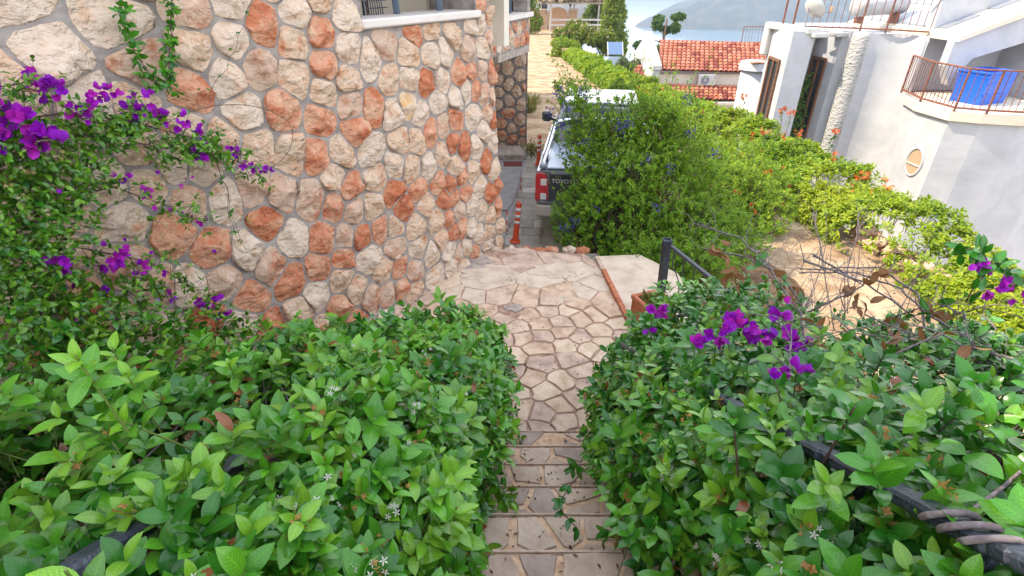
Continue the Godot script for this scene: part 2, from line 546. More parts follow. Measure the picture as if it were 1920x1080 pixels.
	var lt := leaf_texture(0)
	M.leaf = leaf_mat(lt, 0.29, 0.4)
	M.soft_leaf = leaf_mat(lt, 0.55, 0.75)
	M.bract = leaf_mat(lt, 0.6, 0.8)
	M.petal = leaf_mat(lt, 0.7, 0.5)
	M.leaf_tint = []
	for c in [[0.045, 0.235, 0.016], [0.075, 0.31, 0.018], [0.125, 0.4, 0.022], [0.03, 0.18, 0.015], [0.24, 0.54, 0.03]]:
		var m := leaf_mat(lt, 0.29, 0.4, lin(c[0], c[1], c[2]))
		m.vertex_color_use_as_albedo = false
		M.leaf_tint.append(m)
	M.dry_leaf = leaf_mat(lt, 0.7, 0.5, lin(0.36, 0.17, 0.08))
	M.dry_leaf.vertex_color_use_as_albedo = false
	M.bract_tint = []
	for c in [[0.48, 0.012, 0.84], [0.6, 0.02, 0.9], [0.38, 0.008, 0.76], [0.72, 0.03, 0.78]]:
		var m := leaf_mat(lt, 0.55, 0.8, lin(c[0], c[1], c[2]))
		m.vertex_color_use_as_albedo = false
		M.bract_tint.append(m)

# ---------------------------------------------------------------- small flower shapes
func join_copies(mesh: ArrayMesh, xfs: Array) -> ArrayMesh:
	var st := SurfaceTool.new()
	for x in xfs: st.append_from(mesh, 0, x)
	return st.commit()

func make_plant_shapes() -> void:
	for q in [[0.48, 0.2, 0.16, 0.06], [0.54, 0.1, 0.28, 0.1], [0.44, 0.3, 0.08, 0.04]]:
		leaf_mesh_set.append(leaf_shape(q[0], q[1], q[2], q[3], 7, 0.92))
	small_leaf = leaf_shape(0.46, 0.2, 0.2, 0.0, 3, 0.9)
	tiny_leaf = leaf_shape(0.4, 0.15, 0.15, 0.0, 2, 1.0)
	var bract := leaf_shape(0.8, -0.22, -0.18, 0.22, 5, 0.8)
	for k in 3:
		var xs := []
		for i in 3:
			var a := TAU * i / 3.0 + k
			var out := Vector3(cos(a), 0, sin(a))
			xs.append(aim(Vector3.ZERO, out * lerpf(0.5, 0.9, k / 2.0) + Vector3.UP * 0.75, Vector3.UP - out, 1.0))
		bract_mesh_set.append(join_copies(bract, xs))
	var petal := leaf_shape(0.34, 0.05, 0.1, 0.0, 2, 1.3)
	var ps := []
	for i in 5: ps.append(aim(Vector3.ZERO, Vector3(cos(TAU * i / 5), 0.25, sin(TAU * i / 5)), Vector3.UP, 1.0))
	star_flower = join_copies(petal, ps)
	var fat := leaf_shape(0.75, 0.1, 0.0, 0.0, 2, 1.2)
	ps = []
	for i in 4: ps.append(aim(Vector3.ZERO, Vector3(cos(TAU * i / 4), 0.3, sin(TAU * i / 4)), Vector3.UP, 1.0))
	dot_flower = join_copies(fat, ps)
	var cs := []
	for i in 7:
		var d := rand_dir()
		d.y = absf(d.y) * 0.8 + 0.1
		cs.append(aim(rand_dir() * 0.25, d, rand_dir(), rng.randf_range(0.6, 1.0)))
	clump_mesh = join_copies(tiny_leaf, cs)

func lerp_col(a: Color, b: Color, t: float) -> Color: return a.lerp(b, t)

# ---------------------------------------------------------------- ground levels
func table(t: Array, d: float) -> float:
	if d <= t[0].x: return t[0].y
	for i in t.size() - 1:
		if d <= t[i + 1].x: return lerpf(t[i].y, t[i + 1].y, (d - t[i].x) / (t[i + 1].x - t[i].x))
	return t[-1].y

func road_level(d: float) -> float:
	if d < 8.0: return 3.65
	return 3.65 + 0.018 * (d - 8.0)

func road_edge(d: float) -> float:
	return table([Vector2(-6, 7.6), Vector2(4, 6.3), Vector2(7.6, 5.75), Vector2(15, 4.75), Vector2(23, 4.0), Vector2(35, 3.35), Vector2(48, 3.6), Vector2(62, 5.0)], d)

func ground_h(x: float, d: float) -> float:
	var h := road_level(minf(d, 62.0))
	if d > 62.0: h += (d - 62.0) * 0.36
	var e := road_edge(d)
	if x > e:
		h += 3.6 * smoothstep(0.0, 0.7, x - e) + 0.26 * maxf(0.0, x - e - 0.7)
	if x < -9.0: h -= (-9.0 - x) * 0.25
	if d < 2.0 and x < 6.0: h = lerpf(h, 1.75, smoothstep(0.2, -1.2, d) * smoothstep(4.5, 3.2, x))
	return minf(h, 78.0)

func _ready() -> void:
	rng.seed = 4711
	fine.noise_type = FastNoiseLite.TYPE_SIMPLEX_SMOOTH
	fine.frequency = 0.02
	fine.fractal_octaves = 3
	fine.seed = 3
	# camera
	var cam := Camera3D.new()
	cam.name = "camera"
	cam.fov = 2.0 * rad_to_deg(atan(0.54))
	cam.near = 0.05
	cam.far = 9000.0
	cam.position = Vector3(0, EYE, 0)
	cam.rotation_degrees = Vector3(-30.2, 0, 0)
	add_child(cam)
	cam.current = true
	# sky, sun, exposure, air
	var sky_mat := ProceduralSkyMaterial.new()
	sky_mat.sky_top_color = Color(0.79, 0.82, 0.88)
	sky_mat.sky_horizon_color = Color(0.97, 0.955, 0.93)
	sky_mat.sky_curve = 0.25
	sky_mat.ground_bottom_color = Color(0.6, 0.64, 0.68)
	sky_mat.ground_horizon_color = Color(0.9, 0.93, 0.97)
	sky_mat.energy_multiplier = 1.0
	var sky := Sky.new()
	sky.sky_material = sky_mat
	var env := Environment.new()
	env.background_mode = Environment.BG_SKY
	env.sky = sky
	env.tonemap_mode = Environment.TONE_MAPPER_LINEAR
	env.tonemap_exposure = 3.6
	env.sdfgi_enabled = true
	env.ssao_enabled = true
	env.ssil_enabled = true
	env.fog_enabled = true
	env.fog_density = 0.0005
	env.fog_light_color = Color(0.78, 0.86, 0.97)
	var we := WorldEnvironment.new()
	we.environment = env
	add_child(we)
	var sun := DirectionalLight3D.new()
	sun.name = "sun"
	sun.light_color = Color(1.0, 0.93, 0.82)
	sun.light_energy = 0.75
	sun.light_angular_distance = 0.5
	sun.shadow_enabled = true
	add_child(sun)
	sun.look_at_from_position(Vector3(-0.75, 0.9, -0.12) * 50.0, Vector3.ZERO)

	make_materials()
	make_plant_shapes()
	build_land()
	build_stone_building()
	build_stairs()
	build_landing()
	build_driveway()
	build_white_building()
	build_roof_house()
	build_far_end()
	build_truck()
	build_street_things()
	build_railings()
	build_near_hedges()
	build_bougainvillea()
	build_shrub()
	build_road_hedge()
	build_small_plants()

# ================================================================ LAND AND WATER
func grid_mesh(xs: Array, ds: Array, hf: Callable) -> ArrayMesh:
	var st := SurfaceTool.new()
	st.begin(Mesh.PRIMITIVE_TRIANGLES)
	st.set_smooth_group(0)
	for d in ds:
		for x in xs:
			st.add_vertex(v(x, hf.call(x, d), d))
	var w := xs.size()
	for j in ds.size() - 1:
		for i in w - 1:
			var a := j * w + i
			for k in [a, a + w, a + w + 1, a, a + w + 1, a + 1]: st.add_index(k)
	st.generate_normals()
	return st.commit()

func steps_of(list: Array) -> Array:      # [[from, to, step], ...]
	var out := []
	for q in list:
		var x: float = q[0]
		while x < q[1] - 1e-4:
			out.append(x)
			x += q[2]
	out.append(list[-1][1])
	return out

func build_land() -> void:
	var xs := steps_of([[-160.0, -20.0, 20.0], [-20.0, -4.0, 2.0], [-4.0, 12.0, 0.35], [12.0, 40.0, 2.0], [40.0, 260.0, 20.0]])
	var ds := steps_of([[-40.0, -4.0, 6.0], [-4.0, 20.0, 0.5], [20.0, 70.0, 1.5], [70.0, 320.0, 12.0]])
	struct("ground", "dry sandy ground falling away towards the sea", grid_mesh(xs, ds, func(x, d): return ground_h(x, d) + 0.06 + fine.get_noise_2d(x * 25.0, d * 25.0) * 0.03 + fine.get_noise_2d(x * 3.0, d * 3.0) * clampf((d - 70.0) * 0.05, 0.0, 3.0)), M.earth)
	# the lane, following the edge of its retaining wall
	var st := Shape.new()
	st.smooth(true)
	var rd := steps_of([[2.2, 20.0, 0.4], [20.0, 62.0, 1.5]])
	for i in rd.size() - 1:
		var a: float = rd[i]
		var b: float = rd[i + 1]
		for k in 8:
			var q := func(d: float, t: float) -> Vector3:
				var lo := 3.2 if d < 6.9 else 2.3 if d < 13.2 else (0.0 if d < 22.0 else -3.0)
				var x := lerpf(lo, road_edge(d) - 0.05, t)
				return v(x, road_level(d) - 0.012 + fine.get_noise_2d(x * 30.0, d * 30.0) * 0.012, d)
			var aa := a + 0.001
			st.quad(q.call(aa, k / 8.0), q.call(aa, (k + 1) / 8.0), q.call(b - 0.002, (k + 1) / 8.0), q.call(b - 0.002, k / 8.0), v(2, 30, a))
	struct("road", "pale sandy concrete lane running along the retaining wall", st.done(), M.road)
	# sea and the hills across it
	var pm := PlaneMesh.new()
	pm.size = Vector2(9000, 7600)
	var sea := struct("sea", "hazy pale blue bay below the houses", pm, M.water)
	sea.position = v(0, 70, 3900)
	var hx := steps_of([[150.0, 1400.0, 20.0]])
	var hd := steps_of([[860.0, 1900.0, 20.0]])
	struct("hills", "bare headland across the bay, its point at the left", grid_mesh(hx, hd, func(x, d):
		var inside := minf((x - 205.0 - maxf(0.0, d - 978.0) * 0.34) * 0.6, (d - 880.0 - 98.0 * exp(-(x - 205.0) / 90.0)) * 0.8)
		inside += fine.get_noise_2d(x * 1.2, d * 1.2) * 9.0
		if inside < -6.0: return 76.0
		var top := 175.0 * (1.0 - exp(-maxf(0.0, inside) / 210.0)) * (0.75 + 0.35 * fine.get_noise_2d(x * 0.25 + 50.0, d * 0.25))
		top += maxf(0.0, inside) * 0.02 + absf(fine.get_noise_2d(x * 0.9, d * 0.9)) * minf(26.0, maxf(0.0, inside) * 0.3)
		return 70.0 - 115.0 * (1.0 - exp(-top / 115.0)) + (1.0 if inside < 0.0 else -1.2)), M.hill)
	hx = steps_of([[-900.0, 2200.0, 50.0]])
	hd = steps_of([[1900.0, 3400.0, 50.0]])
	struct("hills", "far shore fading into haze behind the headland", grid_mesh(hx, hd, func(x, d):
		var inside: float = d - 2100.0 + 60.0 * fine.get_noise_2d(x * 0.2, 7.0) + x * 0.1
		return 76.0 - 110.0 * (1.0 - exp(-maxf(0.0, inside) * 0.42 * (0.8 + 0.4 * fine.get_noise_2d(x * 0.1, d * 0.1)) / 110.0)) - fine.get_noise_2d(x * 0.5, d * 0.5) * 8.0 * clampf(inside / 100.0, 0.0, 1.0)), M.hill)

# ================================================================ STONE BUILDING
# near wall: u runs along its foot from WALL_FROM, vv is height below the eye, w stands out from its face
const WALL_X := -3.336
const WALL_D := 1.2
func wall_point(u: float, h: float, w: float) -> Vector3:
	var out := w + 0.05 * (h - 0.3)
	return v(WALL_X + 0.5 * u + 0.866 * out, h, WALL_D + 0.866 * u - 0.5 * out)

func wall_axes() -> Basis:
	return Basis(Vector3(0.5, 0, -0.866), Vector3(0, 0.99875, 0) - Vector3(0.866, 0, 0.5) * 0.05, Vector3(0.866, 0.05, 0.5).normalized())

func stone_kind(p: Vector2) -> int:
	var low := fine.get_noise_2d(p.x * 22.0 + 9.0, p.y * 22.0)
	var red := 0.07 + (0.2 if p.y > 1.5 and p.x > 2.0 else 0.0) + low * 0.25
	var r := rng.randf()
	if r < red * 0.36: return 3
	if r < red * 1.2: return 2
	r = rng.randf()
	return 1 if r < 0.38 else (0 if r < 0.68 else (5 if r < 0.86 else (2 if r < 0.988 else 4)))

func build_stone_building() -> void:
	var t := thing("stone_building", "building of rough limestone rubble beside the stairs with a sloping foot", "building")
	# mortar face of the near wall with the window opening left free (u 4.23-5.9, above h 0.3)
	var s := Shape.new()
	var ulist := [-7.0, 4.23, 5.9, 6.19]
	for i in 3:
		var lo := 0.34 if i == 1 else -0.55
		s.quad(wall_point(ulist[i], lo, 0), wall_point(ulist[i + 1], lo, 0), wall_point(ulist[i + 1], 3.75, 0), wall_point(ulist[i], 3.75, 0), wall_point(3, 2, -3))
	s.quad(wall_point(6.19, -0.55, 0), wall_point(6.19, 3.75, 0), wall_point(6.19, 3.75, -0.5), wall_point(6.19, -0.55, -0.5), wall_point(3, 2, -0.2))
	s.quad(wall_point(5.9, -0.55, 0), wall_point(5.9, 0.34, 0), wall_point(5.9, 0.34, -0.6), wall_point(5.9, -0.55, -0.6), wall_point(6.5, 0, -0.2))
	s.quad(wall_point(4.23, -0.55, 0), wall_point(4.23, 0.34, 0), wall_point(4.23, 0.34, -0.6), wall_point(4.23, -0.55, -0.6), wall_point(3.5, 0, -0.2))
	var wall := obj("wall", s.done(), M.mortar, t)
	# rubble
	var bound := PackedVector2Array([Vector2(-0.35, -0.55), Vector2(6.2, -0.55), Vector2(6.2, 3.7), Vector2(-0.35, 3.7)])
	var size_at := func(p: Vector2) -> float:
		var k := 0.2 + 0.07 * fine.get_noise_2d(p.x * 30.0, p.y * 30.0)
		if p.x < 2.6 and p.y < 1.0: k += 0.03
		if p.x < 2.3 and p.y < 0.35: k += 0.16
		if p.x > 5.0: k -= 0.02
		return k
	var seeds := scatter(Vector2(-0.35, -0.55), Vector2(6.2, 3.7), size_at, 14000)
	var cs := cells(seeds, bound, 1.3)
	var e := wall_axes()
	var own := 0
	var rest := {}
	cs.sort_custom(func(a, b): return centre(a).x < centre(b).x)
	for i in cs.size():
		var poly: PackedVector2Array = cs[i]
		if poly.size() < 3: continue
		var c := centre(poly)
		if c.y < 0.36 and c.x > 4.2 and c.x < 5.93: continue
		if c.x > 4.23 and c.x < 5.9: poly = clip(poly, Vector2(0, 0.37), Vector2(0, -1))
		elif c.y < 0.37 and c.x <= 4.23: poly = clip(poly, Vector2(4.22, 0), Vector2(1, 0))
		elif c.y < 0.37: poly = clip(poly, Vector2(5.91, 0), Vector2(-1, 0))
		poly = inset(poly, rng.randf_range(0.002, 0.009))
		if poly.size() < 3: continue
		c = centre(poly)
		var flip := PackedVector2Array()
		for p in poly: flip.append(Vector2(p.x, -p.y))
		var h := rng.randf_range(0.04, 0.08)
		var at := wall_point(c.x, c.y, 0.0)
		var seen: bool = c.x > 0.9 + c.y * 0.12 and c.y < 3.2 - maxf(0.0, 3.2 - c.x) * 0.3 and own < 296
		if seen:
			own += 1
			obj("stone", stone_mesh(flip, e, h, 20), M.stone[stone_kind(c)], wall, Transform3D(Basis(), at))
		else:
			var kind := stone_kind(c)
			if not rest.has(kind):
				rest[kind] = SurfaceTool.new()
			rest[kind].append_from(stone_mesh(flip, e, h, 12), 0, Transform3D(Basis(), at))
	for kind in rest:
		var o := obj("rubble_stones", rest[kind].commit(), M.stone[kind], wall)
		o.set_meta("kind", "stuff")
	# quoin edge at the corner: stones seen edge-on
	var hq := -0.5
	while hq < 3.6:
		var hh := rng.randf_range(0.2, 0.38)
		var q := PackedVector2Array([Vector2(-0.17, -hh * 0.48), Vector2(0.14, -hh * 0.46), Vector2(0.17, hh * 0.4), Vector2(0.05, hh * 0.5), Vector2(-0.16, hh * 0.45)])
		var side := Basis(Vector3(-0.866, 0, -0.5), Vector3.UP, Vector3(0.5, 0.0, -0.866))
		obj("stone", stone_mesh(q, side, 0.035, 14), M.stone[stone_kind(Vector2(6, hq))], wall, Transform3D(Basis(), wall_point(6.19, hq + hh * 0.5, -0.17)))
		hq += hh
	# sill, back room and grille of the window opening
	var sl := Shape.new()
	var along := Vector3(0.5, 0, -0.866)
	var outw := Vector3(0.866, 0, 0.5)
	sl.box(Transform3D(Basis(along, Vector3.UP, outw), wall_point(5.07, 0.33, -0.2)), Vector3(1.76, 0.07, 0.5), 0.012)
	obj("window_sill", sl.done(), M.sill, t)
	var room := Shape.new()
	for k in [[5.07, -1.5, 4.4, 0.12], [2.87, -0.9, 0.12, 1.3], [7.0, -0.9, 0.12, 1.3]]:
		room.box(Transform3D(Basis(along, Vector3.UP, outw), wall_point(k[0], -0.05, k[1])), Vector3(k[2], 1.6, k[3]))
	room.box(Transform3D(Basis(along, Vector3.UP, outw), wall_point(5.07, 0.5, -0.95)), Vector3(4.4, 0.2, 1.0))
	obj("porch_wall", room.done(), M.cream, t)
	var wf := Node3D.new()
	wf.name = "window"
	t.add_child(wf)
	for u in [4.95, 5.62]:
		var p := Shape.new()
		p.bar(wall_point(u, 0.3, -0.25), wall_point(u, -0.7, -0.25), 0.055, 0.055, 0.006)
		obj("frame", p.done(), M.teal, wf)
	var rail := Shape.new()
	rail.bar(wall_point(4.24, -0.02, -0.25), wall_point(5.89, -0.02, -0.25), 0.02, 0.02, 0.004)
	obj("rail", rail.done(), M.iron, wf)
	for k in 7:
		var p := Shape.new()
		var u := 4.3 + k * 0.075
		p.bar(wall_point(u, 0.3, -0.3 - 0.02 * k), wall_point(u + 0.06, -0.6, -0.42), 0.025, 0.018, 0.003)
		obj("bar", p.done(), M.wood if k % 2 == 0 else M.iron, wf)
	var lat := Shape.new()
	for k in 9:
		lat.bar(wall_point(4.62 + k * 0.03, 0.3, -0.34), wall_point(4.62 + k * 0.03 + 0.05, -0.5, -0.4), 0.008, 0.008)
		lat.bar(wall_point(4.6, 0.24 - k * 0.06, -0.335 - k * 0.004), wall_point(4.92, 0.24 - k * 0.06, -0.335 - k * 0.004), 0.008, 0.008)
	obj("lattice", lat.done(), M.iron, wf)
	# body of the building behind the face, its roof slab and the upper part beyond the corner
	var bp := PackedVector2Array()
	for q in [Vector2(-7.0, -0.12), Vector2(6.05, -0.12)]:
		bp.append(Vector2(WALL_X + 0.5 * q.x + 0.866 * q.y, WALL_D + 0.866 * q.x - 0.5 * q.y))
	bp.append_array([Vector2(-0.32, 8.5), Vector2(-0.9, 9.9), Vector2(-0.9, 13.3), Vector2(0.26, 13.35), Vector2(0.2, 22.0), Vector2(-9.0, 22.0), Vector2(-9.0, -4.5)])
	var body := Shape.new()
	body.prism(bp, ground_map, 0.62, 6.0)
	obj("wall", body.done(), M.cream, t)
	var rp := PackedVector2Array()
	for q in [Vector2(-7.0, 0.0), Vector2(6.19, 0.0)]:
		rp.append(Vector2(WALL_X + 0.5 * q.x + 0.866 * q.y, WALL_D + 0.866 * q.x - 0.5 * q.y))
	rp.append_array([Vector2(-0.2, 8.6), Vector2(0.30, 10.0), Vector2(0.30, 13.4), Vector2(0.2, 22.0), Vector2(-9.0, 22.0), Vector2(-9.0, -4.5)])
	var rs := Shape.new()
	rs.prism(rp, ground_map, -1.35, -0.56)
	obj("roof", rs.done(), M.cream, t)
	# inner block that carries the roof
	var ib := Shape.new()
	ib.prism(PackedVector2Array([Vector2(-7.6, -3.4), Vector2(-2.6, 5.3), Vector2(-1.2, 10.0), Vector2(-0.2, 13.6), Vector2(0.15, 21.8), Vector2(-8.9, 21.8), Vector2(-8.9, 1.2)]), ground_map, -0.56, 0.62)
	obj("wall", ib.done(), M.cream, t)
	var st := Shape.new()
	st.prism(PackedVector2Array([Vector2(-6.6, -4.4), Vector2(-2.35, 3.6), Vector2(-2.9, 4.2), Vector2(-8.9, 4.2), Vector2(-8.9, -4.4)]), ground_map, -4.5, -1.352)
	obj("upper_storey", st.done(), M.cream, t)
	# jutting upper wall beyond the corner, with its own window
	var A := Vector2(-0.2, 8.55)
	var B := Vector2(0.30, 10.0)
	var dir := (B - A).normalized()
	var nn := Vector2(dir.y, -dir.x)
	var L := A.distance_to(B)
	var up := func(p: Vector2, w: float) -> Vector3:
		var q: Vector2 = A + dir * p.x + nn * w
		return v(q.x, p.y, q.y)
	var us := Shape.new()
	us.prism(PackedVector2Array([Vector2(-0.3, 0.56), Vector2(L, 0.56), Vector2(L, 1.0), Vector2(-0.3, 1.0)]), up, -0.25, 0.0)
	us.prism(PackedVector2Array([Vector2(-0.3, -0.55), Vector2(0.02, -0.55), Vector2(0.02, 0.56), Vector2(-0.3, 0.56)]), up, -0.25, 0.0)
	us.prism(PackedVector2Array([Vector2(L - 0.14, -0.55), Vector2(L, -0.55), Vector2(L, 0.5), Vector2(L - 0.14, 0.5)]), up, -0.25, -0.002)
	var uw := obj("wall", us.done(), M.mortar, t)
	var side := Shape.new()
	side.prism(PackedVector2Array([B, Vector2(0.32, 13.35), Vector2(-0.05, 13.35), B - nn * 0.25]), ground_map, -0.55, 0.998)
	obj("wall", side.done(), M.cream, t)
	var un := Shape.new()
	un.prism(PackedVector2Array([A, B, Vector2(0.32, 13.35), Vector2(-1.6, 13.35), Vector2(-1.0, 8.7)]), ground_map, 1.002, 1.1)
	obj("soffit", un.done(), M.grey_cement, t)
	var ue := Basis(Vector3(dir.x, 0, -dir.y), Vector3.UP, Vector3(nn.x, 0, -nn.y))
	var ub := PackedVector2Array([Vector2(-0.28, 0.58), Vector2(L, 0.58), Vector2(L, 0.99), Vector2(-0.28, 0.99)])
	var sd := scatter(Vector2(-0.28, 0.58), Vector2(L, 0.99), func(_p): return 0.19, 700)
	for poly in cells(sd, ub, 0.9):
		poly = inset(poly, 0.012)
		if poly.size() < 3: continue
		var c := centre(poly)
		var flip := PackedVector2Array()
		for p in poly: flip.append(Vector2(p.x, -p.y))
		obj("stone", stone_mesh(flip, ue, 0.04, 12), M.stone[stone_kind(c)], uw, Transform3D(Basis(), up.call(c, 0.0)))
	var us2 := Shape.new()
	us2.prism(PackedVector2Array([Vector2(0.0, 0.49), Vector2(L + 0.02, 0.49), Vector2(L + 0.02, 0.557), Vector2(0.0, 0.557)]), up, -0.3, 0.06)
	obj("window_sill", us2.done(), M.sill, t)
	var wr := Node3D.new()
	wr.name = "window"
	t.add_child(wr, true)
	for q in [[0.95, 0.05], [0.3, 0.03]]:
		var p := Shape.new()
		p.bar(up.call(Vector2(q[0], 0.49), -0.15), up.call(Vector2(q[0], -0.54), -0.15), q[1], q[1], 0.005)
		obj("frame", p.done(), M.teal, wr)
	for hh in [0.3, 0.05]:
		var p := Shape.new()
		p.bar(up.call(Vector2(0.03, hh), -0.15), up.call(Vector2(L - 0.15, hh), -0.15), 0.018, 0.018)
		obj("rail", p.done(), M.chrome, wr)
	# recessed rubble wall below it
	var rw := Shape.new()
	rw.prism(PackedVector2Array([Vector2(-1.6, 13.12), Vector2(0.36, 13.12), Vector2(0.36, 13.34), Vector2(-1.6, 13.34)]), ground_map, 1.1, 4.0)
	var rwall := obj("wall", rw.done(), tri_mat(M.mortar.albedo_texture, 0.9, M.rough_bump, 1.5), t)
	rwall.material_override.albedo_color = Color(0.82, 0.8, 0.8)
	var fb := PackedVector2Array([Vector2(-1.0, 1.12), Vector2(0.35, 1.12), Vector2(0.35, 3.7), Vector2(-1.0, 3.7)])
	sd = scatter(Vector2(-1.0, 1.12), Vector2(0.35, 3.7), func(_p): return 0.24, 1500)
	for poly in cells(sd, fb, 1.1):
		poly = inset(poly, 0.022)
		if poly.size() < 3: continue
		var c := centre(poly)
		var flip := PackedVector2Array()
		for p in poly: flip.append(Vector2(p.x, -p.y))
		obj("stone", stone_mesh(flip, Basis(Vector3.RIGHT, Vector3.UP, Vector3.BACK), 0.05, 12), M.stone[[0, 5, 0, 2, 5][rng.randi() % 5]], rwall, Transform3D(Basis(), v(c.x, c.y, 13.12)))
	# doorstep
	var ds := Shape.new()
	ds.box(Transform3D(Basis(), v(-0.5, 3.72, 12.72)), Vector3(1.66, 0.3, 0.8), 0.015)
	obj("doorstep", ds.done(), M.grey_cement, t)
	var matt := thing("door_mat", "small dark red mat on the floor before the doorstep", "mat", v(0.02, 3.7, 12.0))
	var ms := Shape.new()
	ms.box(Transform3D(), Vector3(0.42, 0.02, 0.34), 0.006)
	obj("pile", ms.done(), tri_mat(noise_tex(0.05, [[0.0, Color(0.35, 0.12, 0.1)], [1.0, Color(0.5, 0.22, 0.2)]], 130, 128), 0.3, M.fine_bump, 0.4), matt)
	var me := Shape.new()
	for q in [[0, 0.18, 0.46, 0.03], [0, -0.18, 0.46, 0.03]]:
		me.box(Transform3D(Basis(), Vector3(q[0], 0.0, q[1])), Vector3(q[2], 0.018, q[3]), 0.004)
	obj("border", me.done(), M.dark, matt)

# ================================================================ STAIRS AND LANDING
func build_stairs() -> void:
	var root := Node3D.new()
	root.name = numbered("stairs")
	add_child(root)
	tag(root, "stone paved stairs going down between two jasmine hedges", "", "", "structure")
	for k in range(-6, 6):
		var d1 := 1.31 + 0.3 * k
		var h := 2.0 + 0.17 * k
		var s := Shape.new()
		s.box(Transform3D(Basis(), v(0.05, h + 0.16, d1 - 0.17)), Vector3(1.9, 0.32, 0.34), 0.006)
		var step := obj("step", s.done(), M.grout_warm, root)
		if k < -1: continue
		var y0 := d1 - 0.3 - 0.01
		var bound := PackedVector2Array([Vector2(-0.55, y0), Vector2(0.85, y0), Vector2(0.85, d1 + 0.008), Vector2(-0.55, d1 + 0.008)])
		var seeds := scatter(Vector2(-0.55, y0), Vector2(0.85, d1), func(_p): return 0.155, 260)
		for poly in cells(seeds, bound, 0.8):
			if rng.randf() < 0.06: continue
			poly = inset(poly, rng.randf_range(0.006, 0.02))
			if poly.size() < 3: continue
			var r := roughen(poly, 0.008)
			var c := centre(r)
			var q := Shape.new()
			var tilt := Vector2(rng.randf_range(-0.01, 0.01), rng.randf_range(-0.01, 0.01))
			slab_shape(q, r, func(p, w): return v(p.x, h - w - tilt.dot(p - c), p.y), -0.01, rng.randf_range(0.007, 0.011), 0.004)
			obj("tread_stone", q.done(), M.tread[rng.randi() % 4], step)
		var nose := Shape.new()
		nose.box(Transform3D(Basis(), v(0.15, h + 0.0, d1 + 0.0115)), Vector3(1.42, 0.018, 0.009), 0.002)
		obj("nosing", nose.done(), M.nosing, step)
		var rb := PackedVector2Array([Vector2(-0.55, h + 0.02), Vector2(0.85, h + 0.005), Vector2(0.85, h + 0.165), Vector2(-0.55, h + 0.165)])
		seeds = scatter(Vector2(-0.55, h), Vector2(0.85, h + 0.165), func(_p): return 0.17, 120)
		for poly in cells(seeds, rb, 0.8):
			poly = inset(poly, 0.009)
			if poly.size() < 3: continue
			var q := Shape.new()
			slab_shape(q, poly, func(p, w): return v(p.x, p.y, d1 + w), -0.01, 0.006, 0.003)
			obj("riser_stone", q.done(), M.tread[rng.randi() % 4], step)

